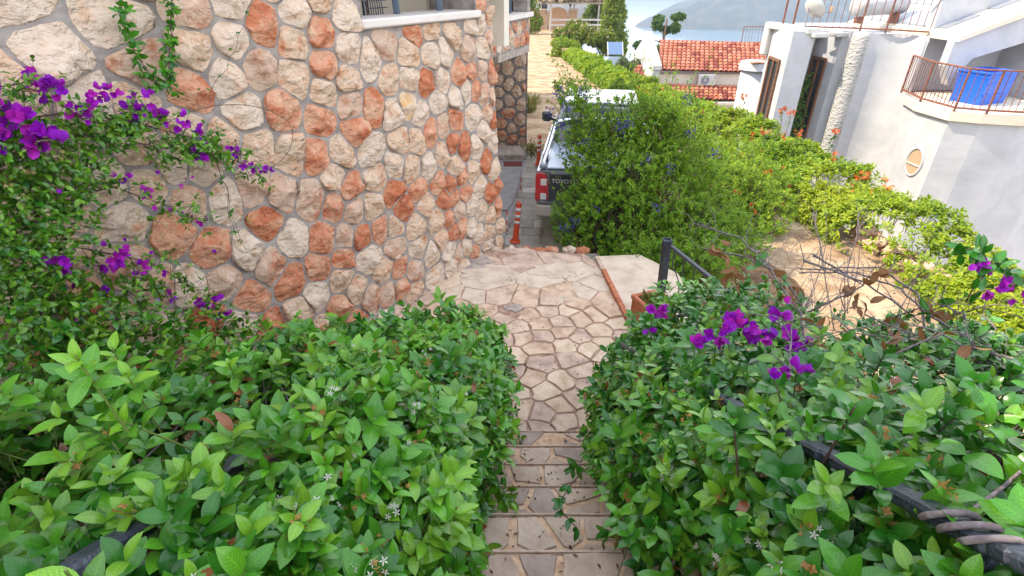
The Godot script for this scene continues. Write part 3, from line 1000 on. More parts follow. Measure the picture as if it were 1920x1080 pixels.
func build_landing() -> void:
	var poly := PackedVector2Array([Vector2(-2.05, 2.8), Vector2(1.25, 2.8), Vector2(1.15, 4.74), Vector2(1.04, 5.8), Vector2(0.9, 6.05), Vector2(0.45, 6.1), Vector2(0.1, 6.22), Vector2(-0.25, 6.12), Vector2(-0.58, 6.2), Vector2(-0.72, 5.55)])
	var s := Shape.new()
	s.prism(poly, ground_map, 3.02, 3.9)
	var land := struct("landing", "crazy paved landing at the foot of the stairs", s.done(), M.grout_dark)
	var size_at := func(p: Vector2) -> float: return 0.165 if p.y < 4.75 else (0.22 if p.y < 5.1 else 0.36)
	var seeds := scatter(Vector2(-1.7, 2.8), Vector2(1.25, 6.15), size_at, 3000)
	var holes := [[Vector2(0.13, 3.78), 0.1], [Vector2(0.02, 4.76), 0.09]]
	for cell in cells(seeds, poly, 1.4):
		var c0 := centre(cell)
		var far := c0.y > 4.95
		var missing := false
		for q in holes:
			if c0.distance_to(q[0]) < q[1]: missing = true
		if missing: continue
		var p := inset(cell, rng.randf_range(0.004, 0.007) if far else rng.randf_range(0.006, 0.013))
		if p.size() < 3: continue
		p = roughen(p, 0.016)
		var c := centre(p)
		var lift := rng.randf_range(0.005, 0.0078) if far else rng.randf_range(0.009, 0.016)
		var tilt := Vector2(rng.randf_range(-0.014, 0.014), rng.randf_range(-0.014, 0.014)) * (0.3 if far else 1.0)
		var q := Shape.new()
		slab_shape(q, p, func(a, w): return v(a.x, 3.02 - w - tilt.dot(a - c) * clampf(w * 100.0, 0, 1), a.y), -0.008, lift, 0.004)
		obj("paving_stone", q.done(), (M.cement if rng.randf() < 0.5 else M.pave[rng.randi() % 4]) if far else M.pave[rng.randi() % 4], land)
	# worn holes down to the bed, patches of cement smeared over the stones
	for q in [[Vector2(0.13, 3.78), 0.085, M.soil, 3.016], [Vector2(0.02, 4.76), 0.1, M.grey_cement, 3.008], [Vector2(-0.3, 5.5), 0.3, M.cement, 3.0085], [Vector2(0.5, 5.6), 0.28, M.cement, 3.008], [Vector2(0.6, 4.9), 0.12, M.cement, 3.0085], [Vector2(-0.48, 5.8), 0.22, M.grey_cement, 3.0045]]:
		var blob := PackedVector2Array()
		for k in 22:
			var a := TAU * k / 22
			blob.append(q[0] + Vector2(cos(a) * 1.25, sin(a) * 0.8) * q[1] * (0.85 + 0.5 * fine.get_noise_2d(cos(a) * 60.0 + q[0].x * 500.0, sin(a) * 60.0)))
		var b := Shape.new()
		b.prism(blob, ground_map, q[3], 3.03)
		obj("patch", b.done(), q[2], land)
	# broken stones along the far edge
	for k in 9:
		var x := -0.6 + k * 0.19
		var n := 7
		var pl := PackedVector2Array()
		for i in n:
			var a := TAU * i / n
			pl.append(Vector2(cos(a) * rng.randf_range(0.09, 0.13), sin(a) * rng.randf_range(0.05, 0.09)))
		var m := stone_mesh(pl, Basis(Vector3.RIGHT, Vector3(0, 0, -1), Vector3.UP), 0.05, 12)
		obj("edge_stone", m, M.stone[[1, 1, 0, 1, 2, 3, 2, 1, 3][k]], land, Transform3D(Basis(), v(x + rng.randf_range(-0.02, 0.02), 3.06, 6.25 + rng.randf_range(-0.04, 0.05))))
	# lower steps hidden below the edge
	for k in 3:
		var st := Shape.new()
		st.box(Transform3D(Basis(), v(0.25, 3.28 + 0.16 * k + 0.3, 6.35 + 0.26 * k)), Vector3(1.9, 0.6, 0.5), 0.02)
		obj("step", st.done(), M.grey_cement, land)
	# narrow tile edging and the plain cement strip on the right
	for k in 4:
		var st := Shape.new()
		var a := v(1.17 - 0.03 * k, 3.0, 4.55 + 0.34 * k)
		var b := v(1.145 - 0.03 * k, 3.0, 4.55 + 0.34 * (k + 1) - 0.012)
		st.bar(a, b, 0.055, 0.06, 0.006)
		obj("edging_tile", st.done(), M.terracotta if k != 3 else M.stone[1], land)
	var strip := Shape.new()
	strip.prism(PackedVector2Array([Vector2(1.2, 3.9), Vector2(2.0, 3.7), Vector2(1.95, 5.5), Vector2(1.6, 6.0), Vector2(1.07, 5.95), Vector2(1.16, 4.7)]), ground_map, 3.005, 3.9)
	struct("pavement", "plain cement strip right of the tile edging", strip.done(), M.cement)
	# planting beds under the hedges
	var bed := grid_mesh(steps_of([[-4.2, -0.7, 0.25]]), steps_of([[-1.0, 4.4, 0.25]]), func(x, d): return minf(2.98, 1.95 + 0.36 * maxf(-1.5, d - 1.0)) + fine.get_noise_2d(x * 60, d * 60) * 0.04 + maxf(0.0, x + 0.9) * 4.0 + maxf(0.0, d - 3.6) * 0.6)
	struct("planting_bed", "soil of the planting bed below the left hedge", bed, M.soil)
	bed = grid_mesh(steps_of([[0.75, 3.4, 0.22]]), steps_of([[-1.0, 4.2, 0.25]]), func(x, d): return minf(3.1, 1.95 + 0.36 * maxf(-1.5, d - 1.0)) + fine.get_noise_2d(x * 60, d * 60) * 0.04 + maxf(0.0, x - 3.1) * 3.0 + maxf(0.0, 0.95 - x) * 4.0 + maxf(0.0, d - 3.6) * 1.6)
	struct("planting_bed", "soil of the planting bed below the right hedge", bed, M.soil)
	var sb := grid_mesh(steps_of([[1.0, 4.2, 0.3]]), steps_of([[5.6, 9.2, 0.3]]), func(x, d): return 3.35 + 0.1 * (d - 6.0) + fine.get_noise_2d(x * 60, d * 60) * 0.05 + maxf(0.0, x - 3.4) * 0.5 + maxf(0.0, 6.1 - d) * 0.6)
	struct("planting_bed", "bare soil below the tall blue flowered shrub", sb, M.soil)

func build_driveway() -> void:
	var base := Shape.new()
	base.prism(PackedVector2Array([Vector2(-1.5, 6.3), Vector2(2.4, 6.3), Vector2(2.4, 13.3), Vector2(-1.5, 13.3)]), func(p, w): return v(p.x, road_level(p.y) + w, p.y), 0.0, 0.2)
	var dr := struct("driveway", "stone tiled parking place behind the pickup", base.done(), M.grey_cement)
	var row := 0
	var d := 6.95
	while d < 13.0:
		var dd := rng.randf_range(0.28, 0.4)
		var x := -0.45 + 0.045 * (d - 7.6) + (0.17 if row % 2 else 0.0)
		while x < 2.3:
			var w := rng.randf_range(0.3, 0.52)
			var x0 := maxf(x, -0.12 + 0.095 * (d - 7.6))
			if x + w - x0 > 0.06:
				var s := Shape.new()
				var lift := rng.randf_range(0.004, 0.009)
				slab_shape(s, roughen(PackedVector2Array([Vector2(x0, d), Vector2(x + w - 0.012, d), Vector2(x + w - 0.012, d + dd - 0.012), Vector2(x0, d + dd - 0.012)]), 0.006), func(p, q): return v(p.x, road_level(p.y) - q, p.y), -0.01, lift, 0.003)
				obj("paving_tile", s.done(), M.tile[rng.randi() % 5], dr)
			x += w
		d += dd
		row += 1
	var wk := Shape.new()
	wk.prism(PackedVector2Array([Vector2(-1.0, 6.6), Vector2(-0.22, 6.75), Vector2(0.42, 13.1), Vector2(-1.2, 13.1)]), func(p, w): return v(p.x, road_level(p.y) + w, p.y), -0.03, 0.1)
	struct("walkway", "smooth grey walkway along the foot of the stone building", wk.done(), M.walkway)

# ================================================================ WHITE BUILDING BELOW THE LANE
func wall_run(pts: Array, h0: float, h1: float, thick: float) -> ArrayMesh:    # upright walls along a line of (x, d) points
	var s := Shape.new()
	for i in pts.size() - 1:
		var a: Vector2 = pts[i]
		var b: Vector2 = pts[i + 1]
		var n := (b - a).orthogonal().normalized() * thick
		if n.x < 0.0 or (absf(n.x) < 0.2 and n.y < 0.0): n = -n
		s.prism(PackedVector2Array([a, b, b + n, a + n]), ground_map, h0 + 0.0007 * i, h1)
	return s.done()

func railing(parent: Node3D, pts: Array, h_foot: float, height: float, gap: float, material: Material) -> void:
	var top := []
	for p in pts: top.append(v(p.x, h_foot - height, p.y))
	for i in pts.size() - 1:
		var r := Shape.new()
		r.bar(top[i], top[i + 1], 0.05, 0.035, 0.006)
		obj("top_rail", r.done(), material, parent)
		var lo := Shape.new()
		lo.bar(v(pts[i].x, h_foot - 0.09, pts[i].y), v(pts[i + 1].x, h_foot - 0.09, pts[i + 1].y), 0.06, 0.04, 0.006)
		obj("bottom_rail", lo.done(), material, parent)
		var n := int(pts[i].distance_to(pts[i + 1]) / gap)
		for k in n + 1:
			var q: Vector2 = pts[i].lerp(pts[i + 1], float(k) / n)
			var b := Shape.new()
			var post := k == 0
			b.bar(v(q.x, h_foot - (0.0 if post else 0.09), q.y), v(q.x, h_foot - height, q.y), 0.035 if post else 0.012, 0.035 if post else 0.012)
			obj("post" if post else "baluster", b.done(), material, parent)

func build_white_building() -> void:
	var t := thing("white_building", "white plastered building with curved walls and a balcony below the lane", "building")
	var ROOF := 1.3
	var LOW := 9.5
	# stepped front: lit faces carry the tall windows
	var f1 := [Vector2(9.5, 19.0), Vector2(8.19, 18.6), Vector2(7.93, 16.6), Vector2(8.22, 16.55), Vector2(8.42, 17.7)]
	obj("wall", wall_run(f1, ROOF, LOW, 0.3), M.plaster, t)
	var f2 := [Vector2(8.42, 17.7), Vector2(9.18, 17.95), Vector2(9.42, 16.75), Vector2(9.62, 16.6)]
	obj("wall", wall_run(f2, ROOF + 0.004, LOW, 0.3), M.plaster, t)
	var arc := []
	for k in 13:
		var q := k / 12.0
		var p := Vector2(9.62, 16.1).lerp(Vector2(10.72, 15.05), q)
		arc.append(p + Vector2(0.42, 0.44) * sin(PI * q) * 0.55)
	var cw := Shape.new()
	cw.smooth(true)
	for k in 12:
		var a: Vector2 = arc[k]
		var b: Vector2 = arc[k + 1]
		cw.quad(v(a.x, ROOF + 0.01, a.y), v(b.x, ROOF + 0.01, b.y), v(b.x, LOW, b.y), v(a.x, LOW, a.y), v(14, 5, 19))
	obj("wall", cw.done(), M.plaster, t)
	var body := PackedVector2Array([Vector2(9.7, 20.5), Vector2(9.6, 19.1), Vector2(8.35, 18.5), Vector2(8.12, 16.8), Vector2(8.25, 16.8), Vector2(8.5, 17.9), Vector2(9.3, 18.1), Vector2(9.55, 16.9)])
	for p in arc: body.append(p + Vector2(0.1, 0.12))
	body.append_array([Vector2(11.0, 15.4), Vector2(16.0, 15.8), Vector2(16.0, 20.5)])
	var bs := Shape.new()
	bs.prism(body, ground_map, ROOF + 0.05, LOW)
	obj("wall", bs.done(), M.plaster, t)
	# rough rendered pilasters
	for q in [[Vector2(9.72, 16.3), 0.25, ROOF - 0.02], [Vector2(8.8, 17.75), 0.36, ROOF - 0.03]]:
		var cyl := Shape.new()
		cyl.smooth(true)
		cyl.lathe(v(q[0].x, LOW, q[0].y), [Vector2(0.02, LOW - q[2]), Vector2(q[1] * 0.9, LOW - q[2]), Vector2(q[1], LOW - q[2] - 0.15), Vector2(q[1], 0.0)], 24)
		obj("pilaster", cyl.done(), M.rough_plaster, t)
	# copings and a stepped pier at the far corner
	var cp := Shape.new()
	cp.box(Transform3D(Basis(Vector3.UP, 0.13), v(8.33, ROOF + 0.0, 17.6)), Vector3(0.42, 0.16, 2.2), 0.02)
	cp.box(Transform3D(Basis(Vector3.UP, 0.13), v(8.14, ROOF + 0.38, 18.62)), Vector3(0.3, 0.95, 0.3), 0.04)
	for q in [Vector2(8.62, 16.6), Vector2(9.4, 16.85), Vector2(9.1, 17.5)]:
		cp.box(Transform3D(Basis(Vector3.UP, 0.2), v(q.x, ROOF + 0.1, q.y)), Vector3(0.5, 0.12, 0.4), 0.02)
	obj("coping", cp.done(), M.white, t)
	# tall windows in the lit faces
	for q in [[Vector2(8.12, 18.1), Vector2(7.99, 17.1), 2.15, 4.2], [Vector2(9.235, 17.675), Vector2(9.35, 17.1), 2.1, 4.4]]:
		var w := Node3D.new()
		w.name = "window"
		t.add_child(w, true)
		var a: Vector2 = q[0]
		var b: Vector2 = q[1]
		var n := (b - a).orthogonal().normalized()
		if n.x > 0.0: n = -n
		var g := Shape.new()
		g.prism(PackedVector2Array([a + n * 0.012, b + n * 0.012, b - n * 0.01, a - n * 0.01]), ground_map, q[2], q[3])
		obj("pane", g.done(), M.glass_dark, w)
		var fr := Shape.new()
		for e in [[a, q[2], q[3]], [b, q[2], q[3]], [a.lerp(b, 0.5), q[2], q[3]]]:
			fr.bar(v(e[0].x + n.x * 0.03, e[1], e[0].y + n.y * 0.03), v(e[0].x + n.x * 0.03, e[2], e[0].y + n.y * 0.03), 0.07, 0.06)
		for hh in [q[2], q[3]]:
			fr.bar(v(a.x + n.x * 0.031, hh, a.y + n.y * 0.031), v(b.x + n.x * 0.031, hh, b.y + n.y * 0.031), 0.06, 0.07)
		obj("frame", fr.done(), M.wood, w)
		var sl := Shape.new()
		var aa := a + (a - b).normalized() * 0.12
		var bb := b + (b - a).normalized() * 0.12
		sl.prism(PackedVector2Array([aa + n * 0.14, bb + n * 0.14, bb, aa]), ground_map, q[3] + 0.04, q[3] + 0.12)
		obj("sill", sl.done(), M.white, w)
	# balcony tower
	var tw := [Vector2(11.0, 15.0), Vector2(10.41, 14.71), Vector2(10.07, 13.68), Vector2(10.15, 12.66), Vector2(10.67, 12.38), Vector2(11.4, 12.17), Vector2(12.4, 12.15), Vector2(14.5, 12.6), Vector2(14.5, 15.3)]
	var ts := Shape.new()
	ts.prism(PackedVector2Array(tw), ground_map, 2.86, LOW)
	obj("wall", ts.done(), M.plaster, t)
	var slab := PackedVector2Array()
	for p in tw:
		slab.append(p + (p - Vector2(12.4, 14.0)).normalized() * 0.09)
	var ss := Shape.new()
	ss.prism(slab, ground_map, 2.66, 2.86)
	obj("balcony_slab", ss.done(), M.cream, t)
	var rn := Node3D.new()
	rn.name = "balcony_railing"
	t.add_child(rn)
	railing(rn, [Vector2(10.4, 14.95), Vector2(10.08, 13.7), Vector2(10.14, 12.62), Vector2(10.66, 12.33), Vector2(11.4, 12.11), Vector2(12.4, 12.09), Vector2(14.4, 12.5)], 2.66, 0.92, 0.12, M.rust)
	# round window in the lit face of the tower
	var rw := Node3D.new()
	rw.name = "window"
	t.add_child(rw, true)
	var ra := Vector2(10.11, 13.17)
	var rn2 := Vector2(-1.0, -0.08).normalized()
	var rb := Basis(Vector3(rn2.y, 0, rn2.x) * -1.0, Vector3.UP, Vector3(rn2.x, 0, -rn2.y))
	var ring := Shape.new()
	ring.smooth(true)
	var pts := []
	for k in 25:
		var a := TAU * k / 24
		pts.append(v(ra.x, 4.0, ra.y) + rb * Vector3(cos(a) * 0.25, sin(a) * 0.34, 0.01))
	ring.tube(pts, [0.03], 6, false)
	obj("frame", ring.done(), M.plaster, rw)
	var disc := PackedVector2Array()
	for k in 24: disc.append(Vector2.from_angle(TAU * k / 24) * Vector2(0.24, 0.33))
	var dsx := Shape.new()
	dsx.prism(disc, func(p, w): return v(ra.x, 4.0, ra.y) + rb * Vector3(p.x, p.y, w), -0.02, 0.012)
	obj("pane", dsx.done(), mat(lin(0.4, 0.3, 0.2), 0.15), rw)
	var mu := Shape.new()
	mu.bar(v(ra.x, 4.0, ra.y) + rb * Vector3(-0.24, -0.06, 0.02), v(ra.x, 4.0, ra.y) + rb * Vector3(0.24, -0.06, 0.02), 0.03, 0.03)
	obj("glazing_bar", mu.done(), M.white, rw)
	# back walls of the balcony
	var bk := Shape.new()
	bk.prism(PackedVector2Array([Vector2(10.9, 15.3), Vector2(13.2, 15.3), Vector2(13.2, 15.6), Vector2(10.9, 15.6)]), ground_map, 0.2, 2.658)
	bk.prism(PackedVector2Array([Vector2(12.9, 13.9), Vector2(13.2, 13.9), Vector2(13.2, 15.3), Vector2(12.9, 15.3)]), ground_map, 0.1, 2.655)
	bk.prism(PackedVector2Array([Vector2(13.2, 13.6), Vector2(15.5, 13.6), Vector2(15.5, 13.9), Vector2(13.2, 13.9)]), ground_map, -0.2, 2.652)
	obj("wall", bk.done(), M.plaster, t)
	# sloping white gable beam with the roof behind it, solar panels and posts
	var gb := Shape.new()
	var gm := func(d0: float) -> Callable: return func(p, w): return v(p.x, p.y, d0 + w)
	gb.prism(PackedVector2Array([Vector2(10.75, 1.35), Vector2(15.6, -0.55), Vector2(15.6, 0.35), Vector2(11.35, 1.72), Vector2(11.0, 2.35), Vector2(10.75, 1.9)]), gm.call(14.2), 0.0, 0.25)
	obj("gable_beam", gb.done(), M.plaster, t)
	var rf := Shape.new()
	rf.prism(PackedVector2Array([Vector2(10.78, 1.22), Vector2(15.6, -0.7), Vector2(15.6, -0.57), Vector2(10.78, 1.34)]), gm.call(14.1), 0.0, 5.0)
	obj("roof", rf.done(), M.cream, t)
	for k in 3:
		var p := Shape.new()
		p.prism(PackedVector2Array([Vector2(11.0 + k * 1.1, 1.1 - k * 0.435), Vector2(11.75 + k * 1.1, 0.8 - k * 0.435), Vector2(11.75 + k * 1.1, 0.86 - k * 0.435), Vector2(11.0 + k * 1.1, 1.16 - k * 0.435)]), gm.call(15.0), 0.0, 3.5)
		obj("roof_panel", p.done(), M.slate, t)
	# terrace railing on the roof
	var rr := Node3D.new()
	rr.name = "roof_railing"
	t.add_child(rr)
	railing(rr, [Vector2(8.4, 17.0), Vector2(9.6, 16.3), Vector2(10.1, 15.95), Vector2(10.75, 15.2)], 1.3, 1.2, 0.16, M.rust)
	var door := Shape.new()
	for q in [8.3, 8.62]:
		door.bar(v(q, 1.3, 18.2), v(q, 0.1, 18.2), 0.05, 0.05, 0.006)
	door.bar(v(8.3, 0.12, 18.2), v(8.62, 0.12, 18.2), 0.05, 0.05, 0.006)
	obj("roof_door_frame", door.done(), M.rust, t)
	# downpipe and cable
	var pp := Shape.new()
	pp.smooth(true)
	pp.tube([v(10.62, 1.4, 15.0), v(10.6, 2.3, 14.95), v(10.45, 2.6, 14.8)], [0.025], 8)
	obj("downpipe", pp.done(), M.slate, t)
	# satellite dish on the roof corner
	var sd := thing("satellite_dish", "white satellite dish on the roof corner of the white building", "satellite dish", v(8.35, 1.22, 16.9))
	var dish := Shape.new()
	dish.smooth(true)
	dish.lathe(Vector3.ZERO, [Vector2(0.0, 0.0), Vector2(0.15, 0.02), Vector2(0.3, 0.08), Vector2(0.38, 0.15), Vector2(0.385, 0.13), Vector2(0.3, 0.06), Vector2(0.0, -0.02)], 24)
	var tb := Basis(Vector3(0, 0, 1), -1.0).rotated(Vector3.UP, 0.5)
	obj("reflector", dish.done(), M.white, sd, Transform3D(tb.scaled(Vector3.ONE * 0.8), Vector3(0.1, 0.42, 0)))
	var arm := Shape.new()
	arm.tube([Vector3(0.1, 0.2, 0), Vector3(0.55, 0.42, 0.1)], [0.015], 6)
	obj("arm", arm.done(), M.slate, sd)
	var rc := Shape.new()
	rc.box(Transform3D(Basis(), Vector3(0.57, 0.45, 0.1)), Vector3(0.08, 0.16, 0.08), 0.02)
	obj("receiver", rc.done(), M.grout_warm, sd)
	var mast := Shape.new()
	mast.tube([Vector3(0, -0.1, 0), Vector3(0, 0.45, 0)], [0.025], 8)
	obj("mast", mast.done(), M.slate, sd)
	# hot water tank of the solar heater
	var tk := thing("water_heater_tank", "long grey cylinder tank of a solar water heater on the white roof", "water tank", v(10.5, 1.0, 17.2))
	var cy := Shape.new()
	cy.smooth(true)
	cy.lathe(Vector3.ZERO, [Vector2(0.0, -0.85), Vector2(0.22, -0.84), Vector2(0.27, -0.78), Vector2(0.27, 0.78), Vector2(0.22, 0.84), Vector2(0.0, 0.85)], 24)
	obj("cylinder", cy.done(), tri_mat(noise_tex(0.03, [[0.0, lin(0.3, 0.3, 0.32)], [1.0, lin(0.5, 0.5, 0.5)]], 140, 128), 0.8, null, 0, 0.5), tk, Transform3D(Basis(Vector3.FORWARD, PI * 0.5 - 0.04).rotated(Vector3.UP, 0.25), Vector3(0, 0.33, 0)))
	for x in [-0.5, 0.5]:
		var l := Shape.new()
		l.box(Transform3D(Basis(), Vector3(x, 0.0, 0)), Vector3(0.06, 0.3, 0.4), 0.006)
		obj("foot", l.done(), M.rust, tk)
	# blue crate on the balcony
	var bc := thing("blue_tub", "bright blue plastic tub standing on the balcony behind the rust railing", "tub", v(11.5, 2.66, 13.75))
	bc.rotation.y = 0.35
	var tub := Shape.new()
	var ring2 := [Vector3(-0.5, 0, -0.36), Vector3(0.5, 0, -0.36), Vector3(0.5, 0, 0.36), Vector3(-0.5, 0, 0.36)]
	for i in 4:
		var a: Vector3 = ring2[i]
		var b: Vector3 = ring2[(i + 1) % 4]
		tub.quad(a * 0.92, b * 0.92, b + Vector3(0, 0.72, 0), a + Vector3(0, 0.72, 0), Vector3(0, 0.36, 0))
	tub.quad(ring2[0] + Vector3(0, 0.6, 0), ring2[1] + Vector3(0, 0.6, 0), ring2[2] + Vector3(0, 0.6, 0), ring2[3] + Vector3(0, 0.6, 0), Vector3.ZERO)
	obj("body", tub.done(), M.blue, bc)
	var rim := Shape.new()
	for i in 4:
		rim.bar(ring2[i] + Vector3(0, 0.72, 0), ring2[(i + 1) % 4] + Vector3(0, 0.72, 0), 0.06, 0.05, 0.01)
	obj("rim", rim.done(), M.blue, bc)
	for z in [0.13, -0.13]:
		var rb3 := Shape.new()
		rb3.box(Transform3D(Basis(), Vector3(0, 0.35, 0.355)), Vector3(0.9, 0.04, 0.02), 0.005)
		obj("rib", rb3.done(), M.blue, bc, Transform3D(Basis(), Vector3(0, z, 0)))
	# round turret further along
	var tr := thing("round_turret", "low round white turret between the tiled roof and the white building", "turret")
	var tc := Shape.new()
	tc.smooth(true)
	tc.lathe(v(9.45, 9.5, 22.0), [Vector2(0.0, 6.72), Vector2(0.64, 6.72), Vector2(0.68, 6.6), Vector2(0.68, 6.45), Vector2(0.58, 6.38), Vector2(0.58, 0.0)], 28)
	obj("wall", tc.done(), M.plaster, tr)
	var tw2 := Shape.new()
	tw2.prism(PackedVector2Array([Vector2(9.5, 21.5), Vector2(10.6, 21.3), Vector2(10.6, 22.6), Vector2(9.5, 22.6)]), ground_map, 2.95, 9.5)
	obj("wall", tw2.done(), M.plaster, tr)
	var tf := Shape.new()
	for k in 5:
		tf.bar(v(8.95 + k * 0.3, 2.75, 21.5), v(9.25 + k * 0.3, 2.73, 21.5), 0.3, 0.04, 0.01)
	obj("tile_cap", tf.done(), M.roof[2], tr)
	# climbing plant on the plaster between the windows
	var cl := thing("climbing_plant", "climber hanging over the white plaster pilaster between two tall windows", "climbing plant")
	var xs := []
	var cs := []
	var stems := Shape.new()
	for k in 5:
		var p := v(8.55 + k * 0.12, 1.4 + 0.1 * k, 17.38)
		var line := [p]
		for i in 9:
			p += Vector3(rng.randf_range(-0.12, 0.12), -0.3, rng.randf_range(-0.02, 0.05))
			line.append(p)
			if i > 1:
				for j in 12 + i * 5:
					var q := p + Vector3(rng.randf_range(-0.16, 0.2), rng.randf_range(-0.2, 0.2), rng.randf_range(-0.02, 0.14))
					xs.append(aim(q, rand_dir() + Vector3(0, -0.4, 0.4), Vector3(0, 0.4, 1) + rand_dir() * 0.5, rng.randf_range(0.09, 0.15)))
					cs.append(lin_c(0.05, 0.16, 0.03).lerp(lin_c(0.2, 0.34, 0.05), rng.randf()))
		stems.tube(line, [0.014, 0.012, 0.01, 0.008], 4)
	obj("stem", stems.done(), M.bark, cl)
	many("leaves", small_leaf, M.soft_leaf, xs, cs, cl)

func lin_c(r: float, g: float, b: float) -> Color: return Color(r, g, b)

# ================================================================ HOUSE WITH THE TILED ROOF
func tile_roof(parent: Node3D, a: Vector3, b: Vector3, c: Vector3, d: Vector3, cols: int, rows: int, called: String) -> void:
	# a-b ridge left to right, d-c eave left to right; one curved tile per cell, laid course over course
	var slope := (d - a).normalized()
	var across := (b - a).normalized()
	var n := across.cross(slope).normalized()
	if n.y < 0: n = -n
	var under := Shape.new()
	under.quad(a, b, c, d, a - n)
	obj("roof_deck", under.done(), M.roof[3], parent)
	var w := a.distance_to(b) / cols
	var l := a.distance_to(d) / rows
	var meshes := []
	for k in 3:
		var s := Shape.new()
		s.smooth(true)
		for i in 8:
			var q := func(j: int, t: float) -> Vector3:
				var ang := PI * j / 8.0
				var r := w * 0.46 * (1.0 + 0.07 * t)
				return across * (-cos(ang) * r) + n * (sin(ang) * r * 0.85 + 0.012 + 0.05 * t) + slope * (t * l * 1.12)
			s.quad(q.call(i, 0.0), q.call(i + 1, 0.0), q.call(i + 1, 1.0), q.call(i, 1.0), slope * 0.5 * l - n)
			s.quad(q.call(i, 1.0), q.call(i + 1, 1.0), q.call(i + 1, 1.0) - n * 0.03, q.call(i, 1.0) - n * 0.03, slope * 0.5 * l - n)
		meshes.append(s.done())
	for i in cols:
		for j in rows:
			var p := a + across * (w * (i + 0.5) + rng.randf_range(-0.006, 0.006)) + slope * (l * j + rng.randf_range(-0.01, 0.01))
			obj(called, meshes[(i + j) % 3], M.roof[[0, 0, 1, 2, 0, 3, 2][rng.randi() % 7]], parent, Transform3D(Basis(n, rng.randf_range(-0.015, 0.015)), p))

func build_roof_house() -> void:
	var t := thing("tiled_house", "low white house with a long red barrel tiled roof below the lane", "house")
	var r1 := Node3D.new()
	r1.name = "roof"
	t.add_child(r1)
	tile_roof(r1, v(7.75, 2.9, 30.6), v(13.6, 3.05, 30.6), v(13.0, 4.08, 28.0), v(7.1, 3.95, 28.0), 25, 10, "roof_tile")
	var ridge := Shape.new()
	for k in 16:
		var a := v(7.7 + k * 0.37, 2.86 + k * 0.0095, 30.62)
		ridge.bar(a, a + Vector3(0.38, -0.008, 0), 0.2, 0.12, 0.04)
	obj("ridge_tiles", ridge.done(), M.roof[3], r1)
	var w := Shape.new()
	w.prism(PackedVector2Array([Vector2(7.3, 28.25), Vector2(14.0, 28.25), Vector2(14.0, 33.0), Vector2(7.3, 33.0)]), ground_map, 4.15, 10.0)
	obj("wall", w.done(), M.cream, t)
	var gable := Shape.new()
	gable.prism(PackedVector2Array([Vector2(27.85, 3.95), Vector2(30.7, 2.7), Vector2(33.2, 3.9), Vector2(33.2, 10.0), Vector2(27.85, 10.0)]), func(p, q): return v(q, p.y, p.x), 6.9, 7.22)
	obj("gable_wall", gable.done(), M.plaster, t)
	var pp := Shape.new()
	pp.prism(PackedVector2Array([Vector2(27.8, 3.9), Vector2(27.8, 3.7), Vector2(30.7, 2.42), Vector2(31.0, 2.5), Vector2(31.0, 2.75), Vector2(30.7, 2.75)]), func(p, q): return v(q, p.y, p.x), 6.86, 7.28)
	obj("gable_parapet", pp.done(), M.white, t)
	var r2 := Node3D.new()
	r2.name = "lower_roof"
	t.add_child(r2)
	tile_roof(r2, v(7.5, 4.62, 28.1), v(12.6, 4.75, 28.1), v(12.3, 5.22, 26.9), v(7.2, 5.08, 26.9), 22, 5, "roof_tile")
	var pw := Shape.new()
	pw.prism(PackedVector2Array([Vector2(7.3, 26.7), Vector2(13.0, 26.7), Vector2(13.0, 27.3), Vector2(7.3, 27.3)]), ground_map, 5.26, 10.0)
	pw.prism(PackedVector2Array([Vector2(7.2, 26.6), Vector2(13.0, 26.6), Vector2(13.0, 27.2), Vector2(7.2, 27.2)]), ground_map, 5.2, 5.32)
	obj("wall", pw.done(), M.cream, t)
	# end wing with a plain sloping roof
	var r3 := Node3D.new()
	r3.name = "end_roof"
	t.add_child(r3)
	tile_roof(r3, v(6.55, 4.05, 30.5), v(6.9, 4.05, 30.5), v(6.88, 5.0, 27.6), v(5.6, 5.0, 27.6), 5, 9, "roof_tile")
	var ew := Shape.new()
	ew.prism(PackedVector2Array([Vector2(5.8, 27.9), Vector2(6.88, 27.9), Vector2(6.88, 32), Vector2(6.3, 32)]), ground_map, 5.08, 10.0)
	obj("wall", ew.done(), M.cream, t)
	var rail := Node3D.new()
	rail.name = "terrace_railing"
	t.add_child(rail)
	railing(rail, [Vector2(12.35, 31.5), Vector2(14.2, 31.5)], 3.1, 0.85, 0.16, M.rust)
	# air conditioner
	var ac := thing("air_conditioner", "white air conditioner unit on the wall under the long tiled roof", "air conditioner", v(9.62, 4.62, 28.02))
	var bx := Shape.new()
	bx.box(Transform3D(Basis(), Vector3(0, 0.25, 0)), Vector3(0.86, 0.5, 0.3), 0.02)
	obj("casing", bx.done(), M.white, ac)
	var fan := Shape.new()
	fan.smooth(true)
	var cp := []
	for k in 25: cp.append(Vector3(-0.1 + cos(TAU * k / 24) * 0.19, 0.25 + sin(TAU * k / 24) * 0.19, 0.16))
	fan.tube(cp, [0.018], 5, false)
	obj("fan_ring", fan.done(), M.slate, ac)
	var fd := PackedVector2Array()
	for k in 20: fd.append(Vector2(-0.1, 0.25) + Vector2.from_angle(TAU * k / 20) * 0.18)
	var fs := Shape.new()
	fs.prism(fd, func(p, q): return Vector3(p.x, p.y, q), 0.13, 0.156)
	obj("fan_grille", fs.done(), M.slate, ac)
	var hub := Shape.new()
	hub.box(Transform3D(Basis(), Vector3(-0.1, 0.25, 0.165)), Vector3(0.09, 0.09, 0.02), 0.02)
	obj("hub", hub.done(), M.white, ac)
	for x in [-0.3, 0.3]:
		var br := Shape.new()
		br.box(Transform3D(Basis(), Vector3(x, -0.03, 0.02)), Vector3(0.04, 0.05, 0.36))
		obj("bracket", br.done(), M.slate, ac)

